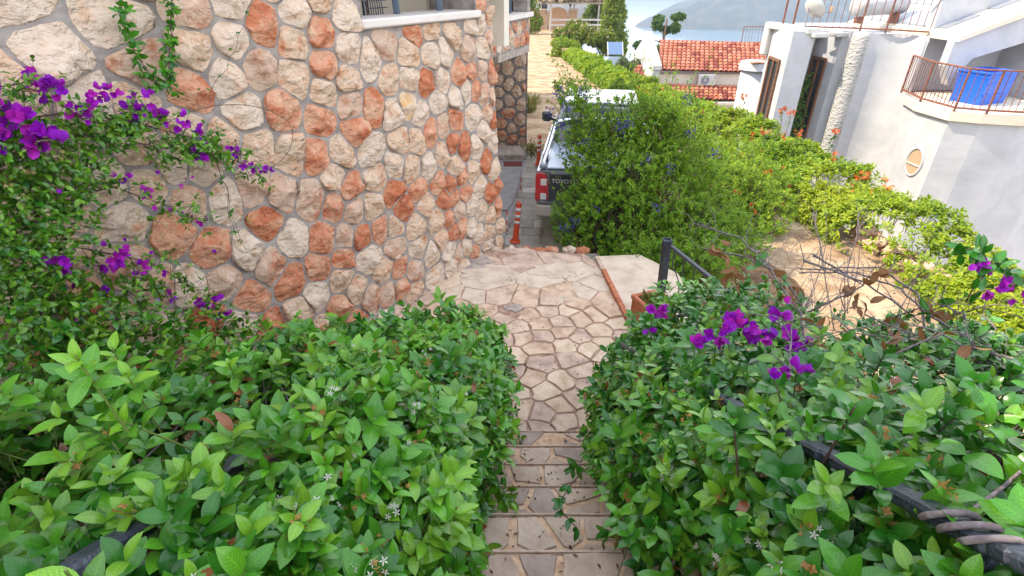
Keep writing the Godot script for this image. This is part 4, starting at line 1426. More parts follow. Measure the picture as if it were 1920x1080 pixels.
# ================================================================ FAR END OF THE LANE
# foliage in overlapping lumps: blobs = [centre, radii]
func crown(called: String, parent: Node3D, blobs: Array, n: int, size: float, dark: Color, light: Color, material: Material, upright := 0.0) -> void:
	var xs := []
	var cs := []
	for k in n:
		var b: Array = blobs[k % blobs.size()]
		var d := rand_dir()
		var r := pow(rng.randf(), 0.3)
		var p: Vector3 = b[0] + Vector3(d.x * b[1].x, d.y * b[1].y, d.z * b[1].z) * r
		var lump := fine.get_noise_3d(p.x * 60.0 / maxf(b[1].x, 0.3), p.y * 60.0 / maxf(b[1].x, 0.3), p.z * 60.0)
		if lump < -0.25 and rng.randf() < 0.7: continue
		var up := (d * (1.0 - upright) + Vector3(0, 0.3 + upright, 0) + rand_dir() * 0.35)
		xs.append(aim(p, up, rand_dir(), size * rng.randf_range(0.7, 1.3)))
		cs.append(dark.lerp(light, clampf(rng.randf() * 0.8 + lump * 0.6 + 0.1, 0, 1)))
	many(called, clump_mesh, material, xs, cs, parent)

func trunk(parent: Node3D, a: Vector3, b: Vector3, r: float, limbs: int) -> void:
	var s := Shape.new()
	s.smooth(true)
	var mid := (a + b) * 0.5 + Vector3(rng.randf_range(-0.1, 0.1), 0, 0.05) * a.distance_to(b) * 0.3
	s.tube([a, mid, b], [r, r * 0.75, r * 0.4], 7)
	for k in limbs:
		var st := a.lerp(b, rng.randf_range(0.35, 0.9))
		s.tube([st, st + Vector3(rng.randf_range(-1, 1), rng.randf_range(0.3, 0.8), rng.randf_range(-1, 1)) * minf(0.9, a.distance_to(b) * 0.3)], [r * 0.4, r * 0.12], 5)
	obj("trunk", s.done(), M.bark, parent)

func build_far_end() -> void:
	var g := lin_c(0.1, 0.22, 0.015)
	var y := lin_c(0.44, 0.54, 0.04)
	var t := thing("cypress_tree", "tall dense cypress between the white pergola and the bay", "tree")
	trunk(t, v(8.6, 6.5, 50), v(8.6, 1.0, 50), 0.16, 0)
	crown("crown", t, [[v(8.6, 4.6, 50), Vector3(1.35, 1.6, 1.2)], [v(8.5, 2.9, 50), Vector3(1.1, 1.7, 1.1)], [v(8.45, 1.4, 50), Vector3(0.8, 1.6, 0.8)], [v(8.4, 0.2, 50), Vector3(0.45, 1.3, 0.5)], [v(9.0, 5.2, 49.6), Vector3(0.8, 1.2, 0.8)]], 5200, 0.24, g, y, M.soft_leaf, 0.9)
	t = thing("cypress_tree", "shorter rounded light green cypress seen through the pergola", "tree")
	trunk(t, v(8.9, 5.4, 63), v(8.9, 2.6, 63), 0.14, 0)
	crown("crown", t, [[v(8.6, 4.2, 63), Vector3(1.5, 1.3, 1.1)], [v(8.8, 3.2, 63), Vector3(1.2, 1.3, 1.0)], [v(9.1, 2.4, 63), Vector3(0.9, 1.2, 0.9)]], 2600, 0.26, g * 1.2, y, M.soft_leaf, 0.9)
	t = thing("oleander", "bushy tree with red flowers by the far left end of the lane", "shrub")
	trunk(t, v(1.6, 4.5, 54), v(1.7, 2.4, 54), 0.1, 4)
	crown("leaves", t, [[v(1.5, 2.6, 54), Vector3(1.0, 1.3, 0.9)], [v(1.9, 3.5, 53.6), Vector3(0.9, 0.9, 0.8)], [v(1.2, 1.4, 54), Vector3(0.9, 1.0, 0.9)]], 2200, 0.2, g, y, M.soft_leaf, 0.4)
	var fx := []
	var fc := []
	for k in 90:
		fx.append(aim(v(1.7 + rng.randf_range(-0.9, 0.7), 3.2 + rng.randf_range(-0.8, 0.9), 53.2), rand_dir() + Vector3.UP, rand_dir(), 0.11))
		fc.append(lin_c(0.6, 0.07, 0.05))
	many("flowers", dot_flower, M.petal, fx, fc, t)
	# pergola
	t = thing("pergola", "white timber pergola with a straw roof at the end of the lane", "pergola")
	for q in [[3.75, 58.0, 4.55], [8.95, 58.0, 4.7], [3.0, 62.0, 4.6], [8.95, 62.0, 4.7], [6.4, 62.0, 4.6]]:
		var s := Shape.new()
		s.bar(v(q[0], q[2], q[1]), v(q[0], 1.95, q[1]), 0.16, 0.16, 0.02)
		obj("post", s.done(), M.white, t)
	for q in [[2.7, 9.3, 58.0, 2.12], [2.7, 9.3, 62.0, 2.12], [3.75, 8.95, 58.02, 3.55], [3.75, 8.95, 58.02, 4.0]]:
		var s := Shape.new()
		s.bar(v(q[0], q[3], q[2]), v(q[1], q[3], q[2]), 0.08, 0.16, 0.01)
		obj("beam", s.done(), M.white, t)
	for k in 12:
		var s := Shape.new()
		s.bar(v(2.9 + k * 0.56, 1.98, 57.6), v(2.9 + k * 0.56, 1.98, 62.4), 0.07, 0.12, 0.01)
		obj("rafter", s.done(), M.white, t)
	var sx := []
	var sc := []
	for k in 900:
		sx.append(aim(v(rng.randf_range(2.6, 9.3), rng.randf_range(1.72, 1.9), rng.randf_range(57.4, 62.4)), Vector3(rng.randf_range(-1, 1), rng.randf_range(-0.15, 0.15), rng.randf_range(0.2, 1)), Vector3.UP, rng.randf_range(0.5, 1.0)))
		sc.append(lin_c(0.42, 0.33, 0.22).lerp(lin_c(0.3, 0.22, 0.15), rng.randf()))
	many("straw_roof", tiny_leaf, M.petal, sx, sc, t)
	# garden gate with pillars
	t = thing("garden_gate", "cream arched garden gate between two stone pillars behind the pergola", "gate")
	for q in [[3.15, 0.65], [6.15, 0.85]]:
		var s := Shape.new()
		s.box(Transform3D(Basis(), v(q[0], 3.75, 60.5)), Vector3(q[1], 1.9, 0.5), 0.03)
		obj("pillar", s.done(), M.stone[0], t)
		var c := Shape.new()
		c.box(Transform3D(Basis(), v(q[0], 2.77, 60.5)), Vector3(q[1] + 0.14, 0.1, 0.64), 0.02)
		obj("cap", c.done(), M.cream, t)
	var arch := PackedVector2Array([Vector2(3.55, 4.7), Vector2(5.65, 4.7)])
	for k in 13:
		var a := PI * k / 12.0
		arch.append(Vector2(4.6 + cos(a) * 1.05, 3.35 - sin(a) * 0.75))
	var ar := Shape.new()
	ar.prism(arch, func(p, w): return v(p.x, p.y, 60.5 + w), -0.04, 0.04)
	obj("leaf_panel", ar.done(), M.grout_warm, t)
	var ap := []
	for k in 13:
		var a := PI * k / 12.0
		ap.append(v(4.6 + cos(a) * 1.06, 3.35 - sin(a) * 0.76, 60.44))
	var af := Shape.new()
	af.tube(ap, [0.05], 6)
	obj("arch_frame", af.done(), M.cream, t)
	for x in [3.2, 5.85]:
		var lp := Shape.new()
		lp.lathe(v(x, 2.72, 60.5), [Vector2(0.02, 0.0), Vector2(0.03, 0.2), Vector2(0.1, 0.22), Vector2(0.12, 0.45), Vector2(0.03, 0.55), Vector2(0.0, 0.56)], 8)
		obj("lantern", lp.done(), M.iron, t)
	t = thing("garden_house", "pale blue white house behind the garden gate", "house")
	var hs := Shape.new()
	hs.prism(PackedVector2Array([Vector2(2.2, 66), Vector2(8.2, 66), Vector2(8.2, 73), Vector2(2.2, 73)]), ground_map, 0.4, 5.2)
	obj("wall", hs.done(), M.plaster, t)
	var hw := Shape.new()
	hw.box(Transform3D(Basis(), v(3.4, 3.0, 65.98)), Vector3(0.9, 1.2, 0.06), 0.01)
	obj("window", hw.done(), M.glass_dark, t)
	# oleanders along the lane
	var spots := [[3.7, 42.0, 1.5, "nearest the lane edge, with pale blossom"], [4.9, 41.0, 1.7, "in the middle, dark with pink blossom"], [6.0, 40.0, 1.4, "next to the blue tub, loose and tall"], [5.4, 50.0, 1.3, "far one in front of the white pergola rails"]]
	for q in spots:
		t = thing("oleander", "oleander bush beside the lane, " + q[3], "shrub", Vector3.ZERO, "oleanders at the end of the lane")
		var base := v(q[0], 4.5, q[1])
		var st := Shape.new()
		for k in 6: st.tube([base + Vector3(rng.randf_range(-0.2, 0.2), -0.3, 0), base + Vector3(rng.randf_range(-0.6, 0.6), q[2] * 0.8, rng.randf_range(-0.5, 0.5))], [0.03, 0.012], 5)
		obj("stem", st.done(), M.bark, t)
		var bl := []
		for k in 6: bl.append([base + Vector3(rng.randf_range(-0.6, 0.6), q[2] * rng.randf_range(0.3, 0.85), rng.randf_range(-0.5, 0.5)), Vector3(0.55, 0.5, 0.5)])
		crown("leaves", t, bl, 1700, 0.17, g * 0.8, y * 0.8, M.soft_leaf, 0.5)
		fx = []
		fc = []
		for k in 70:
			var b: Array = bl[k % 6]
			var d := rand_dir()
			d.y = absf(d.y)
			fx.append(aim(b[0] + d * 0.55, rand_dir() + Vector3.UP, rand_dir(), 0.08))
			fc.append(lin_c(0.7, 0.4, 0.34).lerp(lin_c(0.75, 0.68, 0.5), rng.randf()))
		many("flowers", dot_flower, M.petal, fx, fc, t)
	# round planter on the lane edge
	t = thing("stone_planter", "low round stone planter spilling yellow green plants at the lane edge", "planter", v(3.25, 4.2, 35.2))
	var ps := Shape.new()
	ps.smooth(true)
	ps.lathe(Vector3.ZERO, [Vector2(0.0, 0.0), Vector2(0.42, 0.0), Vector2(0.6, 0.55), Vector2(0.52, 0.57), Vector2(0.45, 0.45), Vector2(0.0, 0.45)], 20)
	obj("bowl", ps.done(), M.grout_warm, t)
	crown("leaves", t, [[Vector3(-0.2, 0.75, 0), Vector3(0.75, 0.4, 0.6)], [Vector3(-0.55, 0.35, 0.3), Vector3(0.35, 0.5, 0.4)], [Vector3(0.4, 0.6, 0.1), Vector3(0.5, 0.4, 0.5)]], 900, 0.13, g * 1.5, y, M.soft_leaf)
	# solar panel on its white stand, blue tub
	t = thing("solar_panel", "blue solar panel on a pale stand beside the cypress foot", "solar panel", v(6.75, 4.6, 38.0))
	var sp := Shape.new()
	sp.box(Transform3D(Basis(Vector3.RIGHT, 0.9), Vector3(0, 0.6, 0)), Vector3(0.95, 0.05, 0.9), 0.01)
	obj("panel", sp.done(), M.panel_blue, t)
	var sf := Shape.new()
	for x in [-0.49, 0.49]: sf.bar(Vector3(x, 0.95, -0.3), Vector3(x, 0.2, 0.32), 0.05, 0.07)
	obj("frame", sf.done(), M.white, t)
	var sw := Shape.new()
	sw.box(Transform3D(Basis(), Vector3(-0.05, -1.2, 0.1)), Vector3(0.9, 2.6, 0.3), 0.02)
	obj("stand", sw.done(), mat(lin(0.4, 0.5, 0.6), 0.7), t)
	t = thing("water_tub", "small round blue tub half hidden by the oleanders", "tub", v(6.35, 4.05, 42.5))
	var wt := Shape.new()
	wt.smooth(true)
	wt.lathe(Vector3.ZERO, [Vector2(0.0, 0.0), Vector2(0.3, 0.0), Vector2(0.36, 0.3), Vector2(0.3, 0.34), Vector2(0.0, 0.36)], 18)
	obj("body", wt.done(), mat(lin(0.2, 0.35, 0.65), 0.4), t)
	# olive and pines below the lane
	t = thing("olive_tree", "grey green olive tree below the lane edge", "tree")
	trunk(t, v(6.5, 9.0, 31), v(6.5, 5.2, 31), 0.16, 6)
	crown("crown", t, [[v(6.3, 5.0, 31), Vector3(0.9, 0.8, 0.8)], [v(6.8, 4.4, 31), Vector3(0.6, 0.6, 0.6)], [v(6.6, 5.6, 30.5), Vector3(0.9, 0.7, 0.8)], [v(6.0, 4.3, 31), Vector3(0.4, 0.6, 0.5)]], 3400, 0.13, lin_c(0.1, 0.15, 0.06), lin_c(0.28, 0.33, 0.16), M.soft_leaf, 0.3)
	for q in [[8.7, 37.0, 0.0, "low dark pine left of the tiled roof"], [10.2, 40.0, 1.6, "taller pine with bare limbs rising behind the tiled roof"]]:
		t = thing("pine_tree", q[3], "tree")
		var a := v(q[0], 9.5, q[1])
		var top := v(q[0] + 0.2, 4.0 - q[2], q[1])
		trunk(t, a, top, 0.15, 9)
		var bl := []
		for k in 26: bl.append([a.lerp(top, rng.randf_range(0.3, 1.02)) + Vector3(rng.randf_range(-1.5, 1.1), 0.1, rng.randf_range(-0.8, 0.8)), Vector3(rng.randf_range(0.3, 0.6), rng.randf_range(0.22, 0.36), 0.4)])
		crown("crown", t, bl, 5200, 0.2, lin_c(0.04, 0.11, 0.03), lin_c(0.15, 0.27, 0.05), M.soft_leaf, 0.5)
	t = thing("distant_house", "small grey roofed house far below between the olive and the pines", "house")
	var dh := Shape.new()
	dh.prism(PackedVector2Array([Vector2(13.6, 14.0), Vector2(13.6, 10.6), Vector2(14.9, 9.6), Vector2(16.2, 10.6), Vector2(16.2, 14.0)]), func(p, w): return v(p.x, p.y + 1.6, 72.0 + w), 0.0, 5.0)
	obj("wall", dh.done(), M.cream, t)
	var dr := Shape.new()
	dr.bar(v(13.4, 12.3, 71.8), v(14.95, 11.05, 71.8), 5.4, 0.12)
	dr.bar(v(14.95, 11.05, 71.8), v(16.4, 12.3, 71.8), 5.4, 0.12)
	obj("roof", dr.done(), M.slate, t)

# ================================================================ PICKUP
func build_truck() -> void:
	var t := thing("pickup_truck", "silver grey pickup with a red tail lamp half hidden by the shrub", "pickup", v(1.29, 3.65, 7.75))
	t.rotation.y = -deg_to_rad(8.0)
	# own axes: +z towards the viewer (tail at z = 0, nose at z = -5.3), y up from the ground
	var W := 0.92
	var side := PackedVector2Array([Vector2(0.02, 0.62), Vector2(0.0, 1.12), Vector2(1.5, 1.13), Vector2(3.75, 1.1), Vector2(4.9, 1.0), Vector2(5.25, 0.85), Vector2(5.3, 0.45)])
	for wc in [4.35, 1.2]:
		for k in 9:
			var a := PI * k / 8.0
			side.append(Vector2(wc + cos(a) * 0.45, 0.42 + sin(a) * 0.44))
	side.append(Vector2(0.06, 0.45))
	var bd := Shape.new()
	bd.prism(side, func(p, w): return Vector3(w, p.y, -p.x), -W, W)
	obj("body", bd.done(), M.paint, t)
	for x in [-1.0, 1.0]:
		for wc in [1.2, 4.35]:
			var fl := Shape.new()
			fl.smooth(true)
			var arc := []
			for k in 11:
				var a := PI * k / 10.0
				arc.append(Vector3(x * (W + 0.01), 0.42 + sin(a) * 0.47, -wc - cos(a) * 0.48))
			fl.tube(arc, [0.045], 6)
			obj("wheel_arch", fl.done(), M.paint_dark, t)
			var wh := Node3D.new()
			wh.name = "wheel"
			t.add_child(wh, true)
			wh.transform = Transform3D(Basis(Vector3.FORWARD, PI / 2), Vector3(x * 0.8, 0.38, -wc))
			var ty := Shape.new()
			ty.smooth(true)
			ty.lathe(Vector3.ZERO, [Vector2(0.22, -0.13), Vector2(0.35, -0.13), Vector2(0.38, -0.09), Vector2(0.38, 0.09), Vector2(0.35, 0.13), Vector2(0.22, 0.13)], 28)
			obj("tyre", ty.done(), M.tyre, wh)
			var rm := Shape.new()
			rm.lathe(Vector3.ZERO, [Vector2(0.0, -0.08), Vector2(0.1, -0.1), Vector2(0.22, -0.12), Vector2(0.22, 0.12), Vector2(0.1, 0.1), Vector2(0.0, 0.08)], 16)
			obj("rim", rm.done(), M.chrome, wh)
	# cab
	var cab := Shape.new()
	var lo := [Vector3(-W + 0.03, 1.12, -1.62), Vector3(W - 0.03, 1.12, -1.62), Vector3(W - 0.03, 1.1, -3.9), Vector3(-W + 0.03, 1.1, -3.9)]
	var hi := [Vector3(-0.66, 1.72, -1.85), Vector3(0.66, 1.72, -1.85), Vector3(0.66, 1.74, -3.15), Vector3(-0.66, 1.74, -3.15)]
	for i in 4:
		var j := (i + 1) % 4
		cab.quad(lo[i], lo[j], hi[j], hi[i], Vector3(0, 1.4, -2.6))
	cab.quad(hi[0], hi[1], hi[2], hi[3], Vector3(0, 1.4, -2.6))
	obj("cab", cab.done(), M.paint, t)
	var rf := Shape.new()
	rf.box(Transform3D(Basis(), Vector3(0, 1.755, -2.5)), Vector3(1.3, 0.05, 1.32), 0.02)
	obj("roof", rf.done(), M.paint, t)
	var gl := func(a: Vector3, b: Vector3, c: Vector3, d: Vector3, called: String) -> void:
		var m := (a + b + c + d) / 4.0
		var n := (b - a).cross(d - a).normalized()
		if n.dot(m - Vector3(0, 1.3, -2.6)) < 0: n = -n
		var s := Shape.new()
		var q := [a.lerp(m, 0.1) + n * 0.006, b.lerp(m, 0.1) + n * 0.006, c.lerp(m, 0.12) + n * 0.006, d.lerp(m, 0.12) + n * 0.006]
		s.quad(q[0], q[1], q[2], q[3], m - n)
		obj(called, s.done(), M.glass_dark, t)
	gl.call(lo[0], lo[1], hi[1], hi[0], "rear_window")
	gl.call(lo[2], lo[3], hi[3], hi[2], "windscreen")
	for x in [0, 1]:
		var p0: Vector3 = lo[0] if x == 0 else lo[1]
		var p3: Vector3 = lo[3] if x == 0 else lo[2]
		var q0: Vector3 = hi[0] if x == 0 else hi[1]
		var q3: Vector3 = hi[3] if x == 0 else hi[2]
		gl.call(p0, p0.lerp(p3, 0.45), q0.lerp(q3, 0.45), q0, "side_window")
		gl.call(p0.lerp(p3, 0.47), p3, q3, q0.lerp(q3, 0.5), "side_window")
	# bed cover and sports bar
	var bc := Shape.new()
	bc.box(Transform3D(Basis(), Vector3(0, 1.145, -0.82)), Vector3(1.56, 0.03, 1.5), 0.012)
	obj("bed_cover", bc.done(), mat(lin(0.34, 0.4, 0.48), 0.22), t)
	var sb := Shape.new()
	sb.smooth(true)
	for x in [-0.84, 0.84]:
		sb.tube([Vector3(x, 1.16, -0.1), Vector3(x, 1.22, -0.18), Vector3(x * 0.97, 1.26, -0.9), Vector3(x * 0.9, 1.5, -1.5), Vector3(x * 0.6, 1.56, -1.56)], [0.035], 8)
	sb.tube([Vector3(-0.5, 1.56, -1.56), Vector3(0.5, 1.56, -1.56)], [0.035], 8)
	obj("sports_bar", sb.done(), M.chrome, t)
	for x in [-0.84, 0.84]:
		for z in [-0.12, -0.62]:
			var ft := Shape.new()
			ft.box(Transform3D(Basis(), Vector3(x, 1.165, z)), Vector3(0.1, 0.07, 0.14), 0.02)
			obj("bar_foot", ft.done(), M.slate, t)
	# tail: dark gate, lamps, bumper, lettering
	var tg := Shape.new()
	tg.box(Transform3D(Basis(), Vector3(0, 0.88, 0.012)), Vector3(1.44, 0.46, 0.05), 0.02)
	tg.box(Transform3D(Basis(), Vector3(0, 1.085, 0.028)), Vector3(1.44, 0.05, 0.05), 0.02)
	obj("tailgate", tg.done(), M.paint_dark, t)
	var hd := Shape.new()
	hd.box(Transform3D(Basis(), Vector3(0, 0.96, 0.045)), Vector3(0.26, 0.07, 0.03), 0.01)
	obj("handle", hd.done(), M.chrome, t)
	for x in [-1.0, 1.0]:
		var lm := Node3D.new()
		lm.name = "tail_lamp"
		t.add_child(lm, true)
		var s := Shape.new()
		s.prism(PackedVector2Array([Vector2(-0.1, -0.23), Vector2(0.07, -0.25), Vector2(0.1, -0.18), Vector2(0.1, 0.2), Vector2(0.06, 0.24), Vector2(-0.04, 0.22), Vector2(-0.09, 0.12)]), func(p, w): return Vector3(x * 0.835 - x * p.x * -1.0, 0.86 + p.y, w), -0.14, 0.045)
		obj("lens", s.done(), M.red_lamp, lm)
		for q in [[0.1, 0.1], [-0.13, 0.11]]:
			var r := Shape.new()
			r.box(Transform3D(Basis(), Vector3(x * 0.81, 0.86 + q[0], 0.046)), Vector3(0.09, q[1], 0.016), 0.006)
			obj("clear_lens", r.done(), M.white_lamp, lm)
	var bp := Shape.new()
	bp.box(Transform3D(Basis(), Vector3(0, 0.54, 0.07)), Vector3(1.84, 0.24, 0.2), 0.05)
	obj("bumper", bp.done(), mat(lin(0.42, 0.38, 0.34), 0.25), t)
	bp = Shape.new()
	bp.box(Transform3D(Basis(), Vector3(0, 0.67, 0.06)), Vector3(1.8, 0.04, 0.22), 0.015)
	bp.box(Transform3D(Basis(), Vector3(0, 0.54, 0.085)), Vector3(0.6, 0.2, 0.2), 0.02)
	obj("bumper_step", bp.done(), M.paint_dark, t)
	var tm := TextMesh.new()
	var f := SystemFont.new()
	f.font_names = PackedStringArray(["Droid Sans"])
	tm.font = f
	tm.text = "TOYOTA"
	tm.font_size = 32
	tm.pixel_size = 0.0026
	tm.depth = 0.008
	obj("lettering", tm, M.white_lamp, t, Transform3D(Basis().scaled(Vector3(1.25, 0.9, 1.0)), Vector3(-0.5, 0.985, 0.042)))
	for x in [-1.0, 1.0]:
		var mr := Shape.new()
		mr.box(Transform3D(Basis(), Vector3(x * 1.05, 1.2, -3.35)), Vector3(0.2, 0.2, 0.14), 0.05)
		mr.bar(Vector3(x * 0.86, 1.12, -3.36), Vector3(x * 1.0, 1.17, -3.36), 0.05, 0.05)
		obj("wing_mirror", mr.done(), M.paint_dark, t)
		for z in [-2.15, -3.1]:
			var dh := Shape.new()
			dh.box(Transform3D(Basis(), Vector3(x * (W + 0.015), 0.98, z)), Vector3(0.04, 0.035, 0.2), 0.012)
			obj("door_handle", dh.done(), M.chrome, t)
		for z in [-1.62, -2.62, -3.7]:
			var dl := Shape.new()
			dl.box(Transform3D(Basis(), Vector3(x * (W + 0.002), 0.8, z)), Vector3(0.006, 0.6, 0.012))
			obj("door_seam", dl.done(), M.dark, t)
		var hl := Shape.new()
		hl.box(Transform3D(Basis(), Vector3(x * 0.7, 0.88, -5.22)), Vector3(0.4, 0.16, 0.16), 0.03)
		obj("headlight", hl.done(), M.white_lamp, t)

# ================================================================ BOLLARDS, CHAIN, PLANTER
func build_street_things() -> void:
	var said := ["orange bollard with white bands beside the foot of the stone wall", "orange bollard with white bands beyond the pickup, by the doorstep"]
	var first: Node3D = null
	for k in 2:
		var at := v(0.05, 3.64, 7.72) if k == 0 else v(0.6, 3.71, 11.95)
		if k == 0:
			first = thing("bollard", said[0], "bollard", at, "orange traffic bollards by the driveway")
			var b := Shape.new()
			b.smooth(true)
			b.lathe(Vector3.ZERO, [Vector2(0.0, 0.0), Vector2(0.085, 0.0), Vector2(0.085, 0.014), Vector2(0.06, 0.03), Vector2(0.0, 0.035)], 24)
			obj("base", b.done(), M.orange, first)
			b = Shape.new()
			b.smooth(true)
			b.lathe(Vector3(0, 0.03, 0), [Vector2(0.056, 0.0), Vector2(0.05, 0.04), Vector2(0.042, 0.3), Vector2(0.04, 0.58), Vector2(0.0, 0.585)], 24)
			obj("post", b.done(), M.orange, first)
			b = Shape.new()
			b.smooth(true)
			b.lathe(Vector3(0, 0.62, 0), [Vector2(0.0, 0.0), Vector2(0.042, 0.0), Vector2(0.044, 0.03), Vector2(0.02, 0.045), Vector2(0.014, 0.062), Vector2(0.0, 0.064)], 20)
			obj("cap", b.done(), M.orange, first)
			for y in [0.32, 0.42, 0.53]:
				b = Shape.new()
				b.smooth(true)
				b.lathe(Vector3(0, y, 0), [Vector2(0.04, 0.0), Vector2(0.0445, 0.001), Vector2(0.0437, 0.048), Vector2(0.039, 0.05)], 24)
				obj("reflective_band", b.done(), M.band, first)
		else:
			var c: Node3D = first.duplicate()
			c.name = numbered("bollard")
			add_child(c)
			c.position = at
			c.set_meta("label", said[1])
		(first if k == 0 else get_node("bollard_001")).rotation = Vector3(0, k * 1.3, -0.09 if k == 0 else -0.12)
	# chain along the walkway edge: a dark wire with two hanging lengths of red and white links
	var t := thing("barrier_chain", "thin sagging wire with red and white chain links along the walkway edge", "chain")
	var w := Shape.new()
	w.smooth(true)
	w.tube([v(-0.22, 3.05, 7.55), v(-0.08, 3.12, 7.75), v(0.0, 3.12, 8.0), v(0.07, 3.2, 8.7), v(0.15, 3.24, 9.6), v(0.28, 3.3, 11.6), v(0.31, 3.35, 12.3)], [0.008], 5)
	obj("wire", w.done(), M.iron, t)
	for q in [[v(-0.08, 3.12, 7.75), 7], [v(0.16, 3.24, 9.7), 5]]:
		for k in q[1]:
			var l := Shape.new()
			l.smooth(true)
			var ring := []
			var turn: float = PI * 0.5 * (k % 2)
			for i in 9:
				var a := TAU * i / 8
				ring.append(q[0] + Vector3(cos(a) * 0.016 * cos(turn), -0.03 - k * 0.05 + sin(a) * 0.03, cos(a) * 0.016 * sin(turn)))
			l.tube(ring, [0.007], 5, false)
			obj("link", l.done(), M.orange if k % 3 != 2 else M.band, t)
	# terracotta trough
	t = thing("terracotta_planter", "square terracotta planter of dry soil below the black railing post", "planter", v(1.41, 3.005, 4.5))
	t.rotation.y = 0.35
	var outer := 0.14
	for k in 4:
		var s := Shape.new()
		var b := Basis(Vector3.UP, PI * 0.5 * k)
		s.box(Transform3D(b, b * Vector3(0, 0.12, outer)), Vector3(outer * 2.0 - 0.035 if k % 2 else outer * 2.0 + 0.035, 0.24, 0.03), 0.004)
		s.box(Transform3D(b, b * Vector3(0, 0.235, outer + 0.004)), Vector3(outer * 2.0 - 0.045 if k % 2 else outer * 2.0 + 0.06, 0.05, 0.045), 0.008)
		obj("side", s.done(), M.terracotta, t)
	var so := Shape.new()
	so.box(Transform3D(Basis(), Vector3(0, 0.1, 0)), Vector3(0.26, 0.19, 0.26))
	obj("soil", so.done(), M.soil, t)
	var xs := []
	var cs := []
	for k in 70:
		xs.append(aim(Vector3(rng.randf_range(-0.11, 0.11), 0.2, rng.randf_range(-0.11, 0.11)), Vector3(rng.randf_range(-0.5, 0.5), 1, rng.randf_range(-0.5, 0.5)), rand_dir(), rng.randf_range(0.05, 0.12)))
		cs.append(lin_c(0.3, 0.25, 0.08).lerp(lin_c(0.15, 0.22, 0.05), rng.randf()))
	many("dry_plants", tiny_leaf, M.soft_leaf, xs, cs, t)

# ================================================================ IRON RAILINGS
func build_railings() -> void:
	var t := thing("stair_railing", "black iron handrail running inside the left hedge", "railing")
	var path := [[v(-0.8, 0.6, 0.1), v(-0.8, 0.93, 0.58), v(-0.8, 1.09, 0.84), v(-0.8, 2.0, 2.6)]]
	for i in 3:
		var s := Shape.new()
		s.bar(path[0][i], path[0][i + 1], 0.05, 0.035, 0.008)
		obj("handrail", s.done(), M.iron, t)
	for k in 9:
		var s := Shape.new()
		var a: Vector3 = path[0][1].lerp(path[0][3], k / 8.0)
		s.bar(a, a - Vector3(0, 0.85, 0), 0.016, 0.016)
		obj("baluster", s.done(), M.iron, t)
	t = thing("stair_railing", "dark blue grey iron handrail sloping through the right hedge", "railing")
	path = [[v(0.79, 0.66, 0.32), v(0.78, 0.79, 0.53), v(0.775, 1.25, 1.33), v(0.77, 2.2, 3.0)]]
	for i in 3:
		var s := Shape.new()
		var a: Vector3 = path[0][i]
		var b: Vector3 = path[0][i + 1]
		for n in 6:      # hammered bar: short lengths slightly out of line
			s.bar(a.lerp(b, n / 6.0) + rand_dir() * 0.0015, a.lerp(b, (n + 1.06) / 6.0) + rand_dir() * 0.0015, 0.05 + 0.004 * sin(n * 2.4), 0.03, 0.007)
		obj("handrail", s.done(), M.iron, t)
	for k in 10:
		var s := Shape.new()
		var a: Vector3 = path[0][1].lerp(path[0][3], k / 9.0)
		s.bar(a, a - Vector3(0, 0.85, 0), 0.016, 0.016)
		obj("baluster", s.done(), M.iron, t)
	t = thing("landing_railing", "black railing with bellied bars ending in a thick post beside the planter", "railing")
	var ps := Shape.new()
	ps.bar(v(1.66, 3.45, 5.05), v(1.62, 2.37, 5.05), 0.075, 0.075, 0.006)
	ps.bar(v(1.66, 3.45, 5.07), v(1.62, 2.385, 5.07), 0.03, 0.09)
	obj("post", ps.done(), M.iron, t)
	var rim := Shape.new()
	for q in [[-0.04, 0.0, 0.01, 0.09], [0.04, 0.0, 0.01, 0.09], [0.0, -0.04, 0.07, 0.01], [0.0, 0.04, 0.07, 0.01]]:
		rim.box(Transform3D(Basis(), v(1.62 + q[0], 2.365, 5.05) + Vector3(0, 0, q[1])), Vector3(q[2], 0.02, q[3]))
	obj("post_cap", rim.done(), M.iron, t)
	var r0 := v(1.64, 2.4, 5.0)
	var r1 := v(1.9, 2.4, 4.1)
	var r2 := v(2.3, 2.3, 2.9)
	for q in [[r0, r1], [r1, r2]]:
		var s := Shape.new()
		s.bar(q[0], q[1], 0.045, 0.03, 0.006)
		obj("handrail", s.done(), M.iron, t)
		var lo := Shape.new()
		lo.bar(q[0] - Vector3(0, 0.75, 0), q[1] - Vector3(0, 0.75, 0), 0.03, 0.015)
		obj("lower_rail", lo.done(), M.iron, t)
	for k in 9:
		var a := r0.lerp(r1, (k + 0.5) / 5.0) if k < 5 else r1.lerp(r2, (k - 4.5) / 6.0)
		var n := Vector3(0.96, 0, 0.27)
		var s := Shape.new()
		s.smooth(true)
		var pts := []
		for i in 9:
			var q := i / 8.0
			pts.append(a - Vector3(0, 0.75 * q, 0) + n * (0.11 * pow(sin(PI * clampf((q - 0.25) / 0.75, 0, 1)), 1.0)))
		s.tube(pts, [0.0065], 6)
		obj("baluster", s.done(), M.iron, t)

